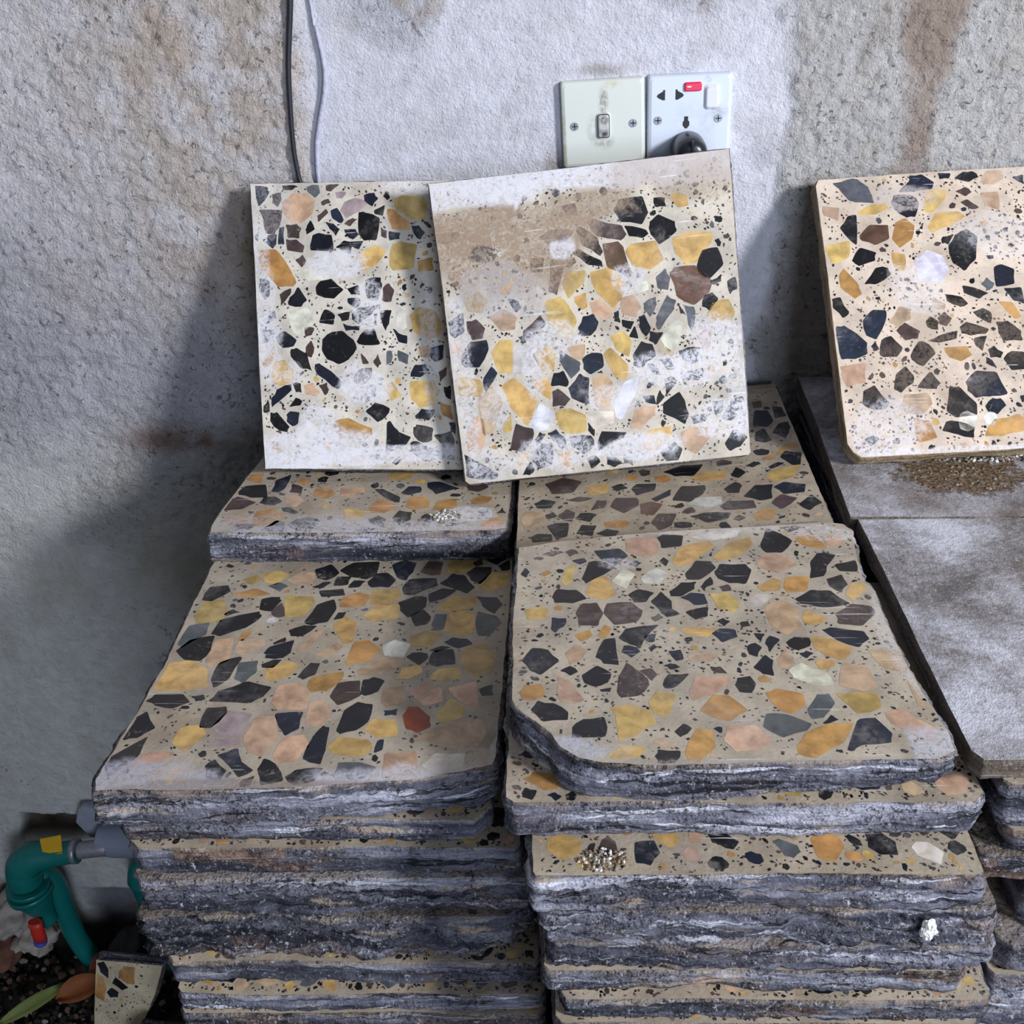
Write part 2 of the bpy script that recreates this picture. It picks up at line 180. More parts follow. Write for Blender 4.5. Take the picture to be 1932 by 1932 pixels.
  '1|K581 -5085 605 -5001 698 -5024 721 -5086 651 -5156|K791 -5040 833 -4984 863 -5025 805 -5087|K1294 -4855 1370 -4790 1482 -4808 1483 -4904 1364 -4967|'
  'Y1051 -4804 1180 -4772 1331 -4790 1259 -4902 1111 -4869|O231 -4861 349 -4797 364 -4879 285 -4948|O412 -4879 468 -4733 523 -4783 459 -4905|K2149 -4814 '
  '2231 -4789 2468 -4833 2482 -4929 2380 -5038 2249 -4959|K1843 -4971 1921 -4908 2033 -4916 2021 -5019 1926 -5074 1859 -5034|Y2049 -4909 2166 -4910 2339 '
  '-5053 2233 -5189 2115 -5143 2045 -5035|K1544 -5015 1607 -4978 1645 -5032 1596 -5154 1536 -5123|K1681 -4985 1736 -4884 1802 -4939 1699 -5094|K1617 -485'
  '8 1702 -4865 1657 -4960|K938 -5073 1033 -5058 1038 -5180 981 -5195|P1071 -5135 1199 -5075 1303 -5137 1237 -5212 1091 -5202|P1735 -5201 1816 -5064 1869'
  ' -5171 1810 -5290 1740 -5275|K1546 -5288 1655 -5133 1708 -5200 1676 -5377 1615 -5362|Y2016 -5218 2068 -5188 2189 -5219 2097 -5307 2026 -5298|K1918 -51'
  '11 1980 -5081 2029 -5112 1961 -5172|W1804 -5320 1912 -5232 2069 -5351 2094 -5480 1949 -5493 1823 -5407|P149 -5097 227 -4989 319 -5068 259 -5189 183 -5'
  '249|K-178 -5186 -95 -5033 18 -5050 101 -5188 -39 -5351 -112 -5306|K108 -5308 183 -5249 245 -5323 180 -5367|K271 -5368 386 -5256 492 -5340 449 -5455 35'
  '7 -5497 287 -5454|N523 -5569 545 -5369 609 -5222 676 -5312 742 -5400 753 -5486 672 -5597 546 -5624|N698 -5312 788 -5289 827 -5357 776 -5429|K874 -5254'
  ' 941 -5225 1010 -5270 933 -5299|N1229 -5271 1302 -5272 1346 -5346 1256 -5345|K853 -5472 909 -5357 1063 -5358 948 -5501 875 -5520|K1383 -5490 1410 -540'
  '4 1503 -5385 1533 -5476 1490 -5574 1404 -5560|P1039 -5572 1105 -5388 1342 -5375 1347 -5461 1186 -5600 1055 -5655|Y1551 -5419 1605 -5371 1659 -5420 159'
  '8 -5463|O-191 -5564 -147 -5480 -39 -5466 2 -5566 -75 -5648 -172 -5634|P86 -5566 89 -5381 179 -5425 280 -5650 190 -5683 103 -5649|K-101 -5757 -57 -5662'
  ' 67 -5690 153 -5785 151 -5864 -22 -5876|K395 -5526 482 -5512 471 -5554 408 -5562|Y736 -5680 800 -5556 938 -5599 883 -5788 826 -5841 762 -5788|O1095 -5'
  '763 1203 -5600 1309 -5601 1421 -5764 1285 -5882 1155 -5829|O1587 -5575 1674 -5534 1840 -5590 1833 -5713 1710 -5806 1637 -5739|G1848 -5767 1943 -5605 2'
  '033 -5591 2056 -5687 1942 -5846 1863 -5859|P2126 -5494 2222 -5234 2389 -5294 2402 -5524 2286 -5565|Y2086 -5592 2231 -5573 2370 -5580 2362 -5743 2191 -'
  '5808|Y461 -5733 611 -5706 745 -5788 770 -5893 623 -6020 501 -6070 498 -5839|K184 -5942 255 -5864 411 -5839 423 -5943 401 -6040 181 -6049|K45 -6068 97 '
  '-5967 130 -6069 119 -6168 53 -6143|K888 -5996 957 -5907 1011 -5958 924 -6047|G1505 -5948 1556 -5805 1691 -5819 1843 -5911 1796 -5974 1613 -6049|K1920 '
  '-5911 2000 -5820 2039 -5873 1964 -5904|P1215 -6073 1261 -5934 1450 -5922 1542 -6074 1441 -6172 1274 -6184|O933 -6195 1053 -5959 1150 -5997 1147 -6147 '
  '1029 -6291 950 -6267|O1694 -6149 1791 -6000 1979 -5911 2132 -5912 2020 -6101 1801 -6269 1696 -6221|K2027 -6174 2175 -5873 2297 -5861 2363 -6027 2335 -'
  '6102 2146 -6126 2065 -6186|P2383 -5796 2510 -5770 2687 -5978 2649 -6103 2531 -6053 2389 -5900|Y417 -6217 514 -6132 663 -6145 640 -6230 456 -6265|K733 '
  '-6242 761 -6170 910 -6182 865 -6290 749 -6302|K216 -6265 259 -6217 323 -6205 315 -6277|P735 -6096 788 -6059 859 -6109 812 -6158|K-204 -3997 -164 -3902'
  ' -125 -3960 -152 -4055|P2443 -5085 2627 -5086 2685 -5208 2662 -5355 2498 -5295|P2628 -5412 2649 -5526 2681 -5744 2628 -5717|N2135 -3259 2253 -3218 231'
  '0 -3262 2184 -3346'
  ,
 'BR':
  'K1219 -1878 1404 -1777 1628 -1790 1502 -2008 1331 -1993|Y1460 -2053 1608 -1948 1852 -1965 1790 -2137 1582 -2152|K1872 -2074 1947 -1903 2026 -2023 1936'
  ' -2137|Y2198 -2158 2307 -2021 2561 -1961 2470 -2180 2285 -2275|N13 -1929 191 -1828 390 -1942 284 -2156 87 -2148|K681 -2097 783 -2053 838 -2150 724 -22'
  '06|Y409 -2101 487 -2022 660 -2042 626 -2215 478 -2240|K873 -2181 928 -2089 1123 -2112 1087 -2243 911 -2314|K1245 -2469 1356 -2214 1596 -2231 1551 -239'
  '8 1417 -2522|K1048 -2411 1255 -2257 1243 -2370 1091 -2467|K1762 -2335 1889 -2206 1948 -2292 1891 -2431 1787 -2413|K1925 -2511 2064 -2312 2230 -2316 21'
  '83 -2578 2062 -2606|K2233 -2366 2354 -2287 2539 -2370 2499 -2511 2309 -2527|N2162 -2670 2286 -2523 2419 -2618 2235 -2800|K2407 -2735 2556 -2569 2633 -'
  '2749 2473 -2862|W1377 -2563 1472 -2458 1719 -2475 1699 -2617 1564 -2666|N1681 -2661 1764 -2570 1994 -2595 2005 -2739 1716 -2738|B934 -2489 1044 -2459 '
  '1145 -2524 1044 -2721 931 -2680|N647 -2490 717 -2330 908 -2363 920 -2511 769 -2644|N207 -2294 355 -2244 487 -2306 352 -2353|K-99 -2317 -13 -2242 121 -'
  '2314 59 -2427 -62 -2407|N454 -2530 522 -2347 618 -2363 587 -2504|N142 -2575 228 -2479 298 -2553 269 -2722 176 -2675|K294 -2670 357 -2562 510 -2620 433'
  ' -2748|K10 -2553 83 -2503 129 -2596 34 -2642|P-255 -2534 -159 -2454 10 -2506 -2 -2716 -180 -2803|K28 -2767 104 -2724 233 -2744 216 -2978 112 -3028|K29'
  '8 -2946 361 -2797 500 -2833 446 -3013|O572 -2785 714 -2761 815 -2823 750 -2927 591 -2879|K482 -2974 590 -2901 701 -2964 649 -3067|K-131 -2946 -62 -289'
  '0 67 -2919 65 -3043 -108 -3047|N1009 -2854 1092 -2706 1253 -2732 1184 -2950 1065 -2999|K1380 -2799 1529 -2754 1755 -2791 1716 -2899 1528 -2937|K1218 -'
  '2888 1373 -2903 1372 -3002 1216 -2978|O1949 -2868 2057 -2771 2175 -2813 2125 -2965 1976 -2977|N1761 -2907 1826 -2849 1886 -2904 1822 -2953|K2342 -636 '
  '2475 -664 2484 -947 2404 -1067 2263 -1011|K2432 -1206 2531 -1011 2641 -979 2672 -1121 2546 -1360|K2259 -1172 2366 -1086 2395 -1382 2309 -1417 2231 -13'
  '76|O2377 -1730 2496 -1504 2662 -1459 2664 -1561 2495 -1629|K2410 -1785 2480 -1651 2661 -1685 2573 -1959 2498 -1957|K2261 -1950 2372 -1875 2421 -1908 2'
  '274 -1999|K2536 -590 2640 -612 2644 -841 2521 -871|B2350 -404 2449 -396 2432 -568 2334 -577'
  ,
 'RB':
  'O-163 -6108 -77 -6034 78 -6060 128 -6157 -9 -6217|K8 -6264 59 -6240 106 -6276 58 -6322|K135 -6264 178 -6229 211 -6264 201 -6323 142 -6311|K2105 -6197 '
  '2201 -6149 2317 -6157 2270 -6209 2166 -6221'
  ,
 'RT':
  'G199 3023 339 3115 454 3123 558 2960 594 2789 490 2792 342 2817 262 2947|K874 2908 1005 3032 973 3151 1160 3124 1249 3004 1210 2931 1016 2904|K1311 31'
  '09 1396 3171 1444 3106 1418 3053 1321 3045|K1475 3051 1565 3149 1698 3141 1733 3055 1621 3004|P1742 2990 1813 3138 1984 3133 1987 3026 1863 2965|K2085'
  ' 3045 2205 3073 2197 2956|N1471 2891 1573 2942 1632 2887 1558 2836|N1500 2763 1571 2793 1681 2705 1610 2676|P1723 2863 1907 2879 1893 2668 1752 2735|Y'
  '1122 2774 1187 2899 1360 2916 1358 2831 1191 2656 1117 2669|Y1123 2501 1227 2645 1456 2659 1523 2594 1338 2495 1159 2427|K773 2784 822 2867 1009 2851 '
  '1065 2776 1005 2609 902 2612 809 2699|Y421 2689 582 2768 715 2775 735 2711 605 2652 426 2651|P62 2762 229 2736 202 2590 59 2657|K208 2507 301 2629 393'
  ' 2644 356 2306 290 2380|B407 2418 515 2529 711 2524 697 2368 561 2300 419 2356|O738 2367 800 2552 899 2591 982 2505 944 2361 800 2262|Y-47 2369 288 23'
  '59 266 2175 90 2098 -8 2224|K289 2133 390 2274 550 2208 521 2126 347 2070|Y708 2203 845 2178 835 2035 764 1987 715 2039|V939 2114 1075 2223 1233 2146 '
  '1266 1982 1156 1863 937 1890|K1255 2373 1381 2400 1309 2288 1245 2301|K1306 2268 1399 2389 1520 2448 1611 2362 1565 2116 1434 1987 1317 2083|O138 1954'
  ' 195 2044 323 1868 342 1757 267 1709 143 1833|K387 1866 530 2044 641 2041 667 1959 507 1862|K-50 1598 24 1766 121 1723 193 1551 131 1497 -24 1577|K173'
  '6 2009 1816 2043 1937 1983 1915 1821 1722 1796|K1802 1773 1979 1778 1980 1597 1883 1640|K1381 1816 1480 1793 1637 1728 1535 1667 1388 1735|K1193 1731 '
  '1354 1696 1416 1614 1320 1587 1200 1651|G1578 1831 1644 1900 1717 1827 1641 1758|O1723 1625 1861 1621 1928 1459 1851 1441|P1069 1705 1177 1621 1151 15'
  '62 1043 1585|K318 1448 434 1574 570 1560 546 1441 431 1251 338 1309|P583 1440 714 1605 820 1572 807 1473 666 1378|N643 1339 746 1425 880 1332 851 1254'
  ' 721 1239|K957 1429 1011 1487 1085 1425 1064 1336 968 1369|N1082 1465 1165 1532 1225 1460 1161 1373 1092 1405|K947 1222 1074 1277 1254 1321 1232 1233 '
  '1063 1199|K1296 1359 1369 1416 1577 1331 1533 1283 1384 1268 1297 1300|K1449 1523 1556 1560 1626 1508 1615 1399 1537 1431|K1671 1407 1792 1413 1903 13'
  '01 1896 1203 1703 1199 1671 1288|K1416 1237 1548 1263 1477 1098 1423 1158|K1544 1115 1605 1153 1683 1072 1657 1018 1549 1027|K1683 1014 1777 1089 1896'
  ' 1075 1866 891 1745 886|K-5 1182 47 1397 130 1404 328 1231 322 1104 188 1050 62 1054|K447 1091 485 1246 581 1286 684 1161 626 1066 498 1060|K753 1062 '
  '846 1215 952 1192 1003 1093 865 951 766 1022|K368 1181 420 1238 446 1149 389 1131|O1102 1149 1330 1151 1372 1062 1253 998 1133 1050|K1504 1029 1563 99'
  '8 1595 910 1502 961|K545 721 583 873 684 957 752 849 732 772 612 684|K772 729 929 891 1011 764 958 708|K1266 775 1382 887 1580 871 1661 638 1486 615 1'
  '341 610 1279 679|K213 579 237 702 352 765 472 570 429 515 303 509|P574 529 645 660 863 673 901 557 796 447 654 451|K1034 477 1097 732 1195 720 1340 54'
  '3 1323 430 1114 408|K1427 521 1501 591 1589 583 1629 515 1529 423 1444 455|K960 272 1018 364 1125 361 1277 299 1260 188 1088 230|O1370 203 1484 368 17'
  '43 417 1784 378 1763 246 1512 198|O702 412 857 369 896 199 722 158 689 243|G185 203 270 241 336 198 238 131|P-14 1027 291 998 267 806 81 754 -14 872|W'
  '1322 358 1282 286 1208 258 1143 291 1134 364 1165 437 1239 465 1304 432|W1519 386 1492 336 1441 317 1396 339 1384 390 1411 440 1462 460 1508 437'
  ,
 'BL':
  'K-3200 -1894 -3105 -1768 -2904 -1746 -2831 -2008 -2996 -2012 -3134 -1949|N-3211 -2280 -3227 -2001 -3132 -1996 -2920 -2119 -3029 -2249|K-2874 -2131 -28'
  '57 -2008 -2753 -2002 -2655 -2100 -2733 -2185|K-2804 -1883 -2809 -1643 -2716 -1570 -2669 -1532 -2682 -1831 -2737 -1910|N-2615 -1905 -2620 -1740 -2502 -'
  '1798 -2484 -1943|O-2376 -1963 -2345 -1837 -2204 -1832 -2132 -1949 -2238 -2054|P-2083 -1986 -2099 -1823 -1851 -1828 -1839 -1919 -1963 -2031|K-1740 -186'
  '6 -1654 -1857 -1467 -2033 -1465 -2138 -1574 -2084|K-1460 -1944 -1394 -1811 -1270 -1821 -1260 -1930 -1376 -1992|K-1207 -1730 -1084 -1714 -863 -1865 -99'
  '9 -1916 -1099 -1975 -1189 -1840|O-3180 -1711 -3205 -1328 -2968 -1488 -2956 -1715|P-2647 -2011 -2531 -1978 -2441 -2086 -2501 -2224 -2601 -2153|O-1762 -'
  '2236 -1665 -2047 -1474 -2207 -1578 -2342 -1714 -2339|O-1385 -2243 -1372 -2034 -1181 -2038 -1146 -2247 -1295 -2296|O-1109 -2282 -1071 -2110 -884 -2078 '
  '-873 -2252 -1038 -2317|K-2640 -2221 -2533 -2240 -2448 -2327 -2493 -2360 -2609 -2290|O-2858 -2553 -2876 -2320 -2726 -2220 -2568 -2409 -2640 -2557 -2743'
  ' -2620|P-3161 -2483 -3135 -2383 -2964 -2386 -2924 -2486 -3086 -2517|N-3029 -2648 -3027 -2550 -2896 -2536 -2818 -2586 -2872 -2714 -2972 -2713|K-2758 -2'
  '668 -2637 -2484 -2545 -2525 -2530 -2688 -2623 -2718|K-2510 -2575 -2440 -2461 -2310 -2430 -2206 -2498 -2219 -2660 -2400 -2674|Y-1966 -2469 -1997 -2267 '
  '-1770 -2305 -1769 -2439 -1861 -2504|K-1731 -2473 -1638 -2408 -1554 -2476 -1559 -2638 -1686 -2555|K-1490 -2443 -1446 -2310 -1307 -2346 -1310 -2479 -140'
  '1 -2576 -1475 -2510|K-1218 -2481 -1169 -2375 -1080 -2434 -1120 -2548|K-1847 -2714 -1761 -2619 -1623 -2663 -1648 -2727|O-681 -2684 -524 -2492 -391 -249'
  '4 -418 -2688 -547 -2750|K-657 -2323 -565 -2291 -528 -2393 -610 -2441|O-744 -2116 -646 -2012 -523 -2050 -570 -2171 -706 -2186|K-478 -2377 -414 -2260 -3'
  '69 -2379'
  ,
 'FR':
  'K5 1581 110 1603 159 1477 152 1330 44 1436|O319 1446 395 1540 564 1527 534 1251 424 1266 313 1372|K201 1258 260 1361 444 1193 346 1153|K111 1107 177 1'
  '183 292 1114 268 1039 164 1026|O-100 1155 -11 1397 72 1364 107 1162 55 957 -99 970'
  ,
}

# ---------------------------------------------------------------- noise
def _h(ix, iy, s):
    n = (ix.astype(np.int64)*374761393 + iy.astype(np.int64)*668265263 + s*2147483647) & 0xFFFFFFFF
    n = ((n ^ (n >> 13))*1274126177) & 0xFFFFFFFF
    return (n ^ (n >> 16)) & 0xFFFFFFFF
def pn(x, y, s=0):
    x = np.asarray(x, float); y = np.asarray(y, float)
    x0 = np.floor(x); y0 = np.floor(y); fx = x-x0; fy = y-y0
    u = fx*fx*fx*(fx*(fx*6-15)+10); v = fy*fy*fy*(fy*(fy*6-15)+10)
    def g(dx, dy):
        a = _h(x0+dx, y0+dy, s)/4294967296.*2*np.pi
        return np.cos(a)*(fx-dx)+np.sin(a)*(fy-dy)
    return 1.4*((g(0,0)*(1-u)+g(1,0)*u)*(1-v)+(g(0,1)*(1-u)+g(1,1)*u)*v)
def fbm(x, y, s=0, o=4, g=.5):
    r = 0; a = 1; t = 0
    for i in range(o):
        r = r+a*pn(x*2**i+i*7.3, y*2**i-i*3.1, s+i*17); t += a; a *= g
    return r/t
def worley(x, y, s=0):
    x = np.asarray(x, float); y = np.asarray(y, float); ix = np.floor(x); iy = np.floor(y)
    d1 = np.full(x.shape, 9.); d2 = d1.copy(); cid = np.zeros(x.shape)
    for dx in (-1, 0, 1):
        for dy in (-1, 0, 1):
            cx = ix+dx; cy = iy+dy
            px = cx+_h(cx, cy, s)/4294967296.; py = cy+_h(cx, cy, s+5)/4294967296.
            d = np.hypot(px-x, py-y); c = _h(cx, cy, s+9)/4294967296.
            n = d < d1; d2 = np.where(n, d1, np.minimum(d2, d)); cid = np.where(n, c, cid); d1 = np.where(n, d, d1)
    return d1, d2, cid
def sm(a, b, x): t = np.clip((x-a)/(b-a), 0, 1); return t*t*(3-2*t)

# ---------------------------------------------------------------- node helper
class NT:
    def __init__(s, name):
        s.m = bpy.data.materials.new(name); s.m.use_nodes = True; s.t = s.m.node_tree; s.t.nodes.clear()
        s.out = s.t.nodes.new('ShaderNodeOutputMaterial'); s.b = s.t.nodes.new('ShaderNodeBsdfPrincipled')
        s.t.links.new(s.b.outputs[0], s.out.inputs[0])
    def put(s, sock, v):
        if isinstance(v, bpy.types.NodeSocket): s.t.links.new(v, sock)
        elif isinstance(v, (tuple, list)) and len(v) == 3 and sock.type == 'RGBA': sock.default_value = (*v, 1)
        else: sock.default_value = v
    def obj(s): return s.t.nodes.new('ShaderNodeTexCoord').outputs['Object']
    def uv(s): return s.t.nodes.new('ShaderNodeTexCoord').outputs['UV']
    def attr(s, n, o='Color'):
        a = s.t.nodes.new('ShaderNodeAttribute'); a.attribute_name = n; return a.outputs[o]
    def scale(s, v, sc, add=(0, 0, 0)):
        n = s.t.nodes.new('ShaderNodeMapping'); s.put(n.inputs[0], v)
        n.inputs['Scale'].default_value = sc; n.inputs['Location'].default_value = add; return n.outputs[0]
    def rand_shift(s, v, sc):
        oi = s.t.nodes.new('ShaderNodeObjectInfo'); m = s.math('MULTIPLY', oi.outputs['Random'], 37.)
        c = s.t.nodes.new('ShaderNodeCombineXYZ'); s.put(c.inputs[0], m); s.put(c.inputs[1], m); s.put(c.inputs[2], m)
        n = s.t.nodes.new('ShaderNodeVectorMath'); n.operation = 'ADD'; s.put(n.inputs[0], s.scale(v, sc)); s.put(n.inputs[1], c.outputs[0])
        return n.outputs[0]
    def noise(s, v, sc, det=4, ro=.55, dist=0, out='Fac'):
        n = s.t.nodes.new('ShaderNodeTexNoise'); s.put(n.inputs['Vector'], v); n.inputs['Scale'].default_value = sc
        n.inputs['Detail'].default_value = det; n.inputs['Roughness'].default_value = ro; n.inputs['Distortion'].default_value = dist
        return n.outputs[0] if out == 'Fac' else n.outputs[1]
    def vor(s, v, sc, f='F1', o='Distance', r=1):
        n = s.t.nodes.new('ShaderNodeTexVoronoi'); n.feature = f; s.put(n.inputs['Vector'], v); n.inputs['Scale'].default_value = sc
        return n.outputs[o]
    def math(s, op, a, b=0., c=None, clamp=False):
        n = s.t.nodes.new('ShaderNodeMath'); n.operation = op; n.use_clamp = clamp
        s.put(n.inputs[0], a); s.put(n.inputs[1], b)
        if c is not None: s.put(n.inputs[2], c)
        return n.outputs[0]
    def ss(s, v, a, b, lo=0., hi=1.):
        n = s.t.nodes.new('ShaderNodeMapRange'); n.interpolation_type = 'SMOOTHSTEP'
        s.put(n.inputs[0], v); n.inputs[1].default_value = a; n.inputs[2].default_value = b; n.inputs[3].default_value = lo; n.inputs[4].default_value = hi
        return n.outputs[0]
    def mix(s, f, a, b, bt='MIX'):
        n = s.t.nodes.new('ShaderNodeMix'); n.data_type = 'RGBA'; n.blend_type = bt
        s.put(n.inputs[0], f); s.put(n.inputs[6], a); s.put(n.inputs[7], b); return n.outputs[2]
    def sep(s, v):
        n = s.t.nodes.new('ShaderNodeSeparateXYZ'); s.put(n.inputs[0], v); return n.outputs
    def ramp(s, v, pts):
        n = s.t.nodes.new('ShaderNodeValToRGB'); s.put(n.inputs[0], v); e = n.color_ramp.elements
        while len(e) < len(pts): e.new(.5)
        for el, (p, c) in zip(e, pts): el.position = p; el.color = (*c, 1)
        return n.outputs[0]
    def bump(s, h, st, dist, nrm=None):
        n = s.t.nodes.new('ShaderNodeBump'); n.inputs['Strength'].default_value = st; n.inputs['Distance'].default_value = dist
        s.put(n.inputs['Height'], h)
        if nrm is not None: s.put(n.inputs['Normal'], nrm)
        return n.outputs[0]
    def fin(s, col, rough=.6, nrm=None, spec=.5, metal=0.):
        s.put(s.b.inputs['Base Color'], col); s.put(s.b.inputs['Roughness'], rough); s.b.inputs['Metallic'].default_value = metal
        s.put(s.b.inputs['Specular IOR Level'], spec)
        if nrm is not None: s.put(s.b.inputs['Normal'], nrm)
        return s.m
def lin(r, g, b):
    f = lambda c: (c/255/12.92) if c <= 10 else ((c/255+.055)/1.055)**2.4
    return (f(r), f(g), f(b))
def simple(name, rgb, rough=.5, noise=.12, sc=40., metal=0., bump=0.):
    n = NT(name); c = lin(*rgb); o = n.obj()
    k = n.noise(o, sc, 4)
    col = n.mix(k, tuple(x*(1-noise) for x in c), tuple(min(1, x*(1+noise)) for x in c))
    return n.fin(col, rough, n.bump(k, bump, .002) if bump else None, metal=metal)

# ---------------------------------------------------------------- materials
WHITE = lin(222, 220, 226); TAUPE = lin(160, 138, 118); GREYW = lin(178, 174, 178)
def terrazzo(name, spots=(), dust=.25, base=(176, 162, 142), dust_col=None):
    n = NT(name); o = n.obj(); uv = n.uv()
    b = lin(*base)
    k = n.noise(o, 26, 5); mat = n.mix(n.ss(k, .3, .7), tuple(x*.76 for x in b), tuple(min(1, x*1.15) for x in b))
    mat = n.mix(n.ss(n.noise(o, 240, 5, .75), .55, .68, 0., .6), mat, tuple(x*.45 for x in b)); mat = n.mix(n.ss(n.noise(o, 11, 5, .65), .52, .66, 0., .45), mat, tuple(x*c for x, c in zip(b, (.62, .52, .46))))
    chip = n.attr('chip'); al = n.attr('chip', 'Alpha')
    k2 = n.noise(o, 55, 6, .62, .35); k3 = n.noise(o, 22, 3)
    c2 = n.mix(n.ss(k2, .25, .75), n.mix(1., chip, (.60, .57, .55), 'MULTIPLY'), n.mix(1., chip, (1.25, 1.25, 1.22), 'MULTIPLY'))
    c2 = n.mix(n.ss(n.math('ADD', n.noise(o, 120, 5, .7, 2.), n.math('MULTIPLY', k3, .4)), .82, .95, 0., .35), c2, lin(214, 200, 178))
    col = n.mix(al, mat, c2)
    # fine veins and scratches of cement dust over everything
    d = n.noise(n.scale(o, (1, 1, 1)), 9, 7, .68, .8); f = n.noise(o, 160, 3, .6)
    dm = n.math('MULTIPLY', n.ss(d, .50, .72), n.ss(f, .30, .62))
    col = n.mix(n.math('MULTIPLY', dm, dust), col, dust_col or lin(208, 202, 198))
    cover = n.math('MULTIPLY', dm, dust*.8)
    s = n.sep(uv); big = n.math('SUBTRACT', n.noise(o, 22, 6, .65, .6), .5); fin = n.noise(o, 150, 6, .72, 1.5)
    for (cu, cv, ru, rv, c, st) in spots:
        du = n.math('DIVIDE', n.math('SUBTRACT', s[0], cu), ru); dv = n.math('DIVIDE', n.math('SUBTRACT', s[1], cv), rv)
        q = n.math('SQRT', n.math('ADD', n.math('MULTIPLY', du, du), n.math('MULTIPLY', dv, dv)))
        q = n.math('ADD', q, n.math('MULTIPLY', big, 1.8))
        m = n.ss(q, .72, 1.08, 1., 0.)
        m = n.math('MULTIPLY', m, n.math('ADD', n.ss(fin, .40, .56, 0., .85 if st < .78 else .6), .15 if st < .78 else .4)); m = n.math('MULTIPLY', m, st)
        col = n.mix(m, col, c); cover = n.math('MAXIMUM', cover, m)
    mp = n.t.nodes.new('ShaderNodeMapping'); n.put(mp.inputs[0], o); mp.inputs['Rotation'].default_value = (.5, .4, .62); mp.inputs['Scale'].default_value = (14, 420, 60)
    sc = n.math('MULTIPLY', n.ss(n.noise(mp.outputs[0], 1., 2, .5), .66, .70), n.ss(n.noise(o, 14, 3), .52, .60))
    col = n.mix(n.math('MULTIPLY', sc, dust*1.8), col, lin(226, 224, 224))
    r = n.math('SUBTRACT', .62, n.math('MULTIPLY', al, .26)); r = n.math('ADD', r, n.math('MULTIPLY', cover, .5), clamp=True)
    h = n.math('ADD', n.math('MULTIPLY', n.noise(o, 300, 3), n.math('SUBTRACT', 1.15, al)), n.math('MULTIPLY', k2, .5))
    h = n.math('ADD', h, n.math('MULTIPLY', cover, .8))
    return n.fin(col, r, n.bump(h, .25, .0012), spec=.4)

def edge_mat(name, tone=1., brown=.5, white=.5, sand=False):
    """broken cement edge of a slab: thin beds of dark grit, grey cement, white lime, rusty mud"""
    n = NT(name); o = n.obj(); v = n.rand_shift(o, (4, 4, 75)); v2 = n.rand_shift(o, (8, 8, 26)); d = n.attr('depth', 'Fac')
    a = n.noise(v, 1., 7, .64, .45)
    g = [tuple(x*tone for x in lin(*c)) for c in ((42, 43, 54), (78, 79, 92), (118, 118, 130), (158, 158, 172), (216, 216, 230))]
    col = n.ramp(a, [(.30, g[0]), (.42, g[1]), (.50, g[2]), (.58, g[3]), (.70, g[4])])
    bl = n.noise(v2, 1.1, 5, .62, .6)
    col = n.mix(n.ss(bl, .53, .62, 0., .85*brown+.1), col, n.mix(n.ss(n.noise(o, 90, 4), .4, .6), lin(92, 72, 64), lin(150, 122, 104)))
    ochre = n.noise(n.rand_shift(o, (9, 9, 80)), 1.3, 5)
    col = n.mix(n.ss(ochre, .60, .68, 0., .8), col, lin(190, 170, 148))
    wl = n.noise(n.rand_shift(o, (7, 7, 105)), 1., 6, .66, .7)
    col = n.mix(n.ss(wl, .58, .63, 0., white), col, lin(236, 236, 248))
    dk = n.noise(n.rand_shift(o, (9, 9, 130)), 1., 5, .66, .5)
    col = n.mix(n.ss(dk, .60, .64, 0., .85), col, lin(24, 24, 32))
    # the terrazzo bed just under the polished face
    bed = n.math('ADD', d, n.math('MULTIPLY', n.math('SUBTRACT', n.noise(o, 28, 4), .5), .016))
    st = n.ss(n.noise(o, 60, 3), .58, .64)
    bedc = n.mix(st, lin(176, 160, 142), lin(48, 46, 50))
    col = n.mix(n.ss(bed, .0, .0045, .6, 0.), col, bedc)
    grit = n.noise(o, 300, 5, .8); gr2 = n.vor(o, 420); zone = n.ss(n.noise(n.rand_shift(o, (20, 20, 45)), 1., 3), .38, .56, .3, .95)
    col = n.mix(n.math('MULTIPLY', n.ss(grit, .50, .60), zone), col, lin(36, 35, 42))
    col = n.mix(n.math('MULTIPLY', n.ss(n.noise(o, 240, 5, .78), .56, .66), n.math('MULTIPLY', zone, .8)), col, lin(232, 232, 242))
    if sand: col = n.mix(sand[0], col, lin(*sand[1]))
    h = n.math('ADD', n.math('MULTIPLY', a, 1.8), n.math('MULTIPLY', n.math('ADD', n.math('MULTIPLY', grit, .6), n.math('MULTIPLY', gr2, .3)), zone))
    h = n.math('SUBTRACT', h, n.math('MULTIPLY', n.ss(dk, .60, .64), .6))
    return n.fin(col, .93, n.bump(h, 1., .007), spec=.25)

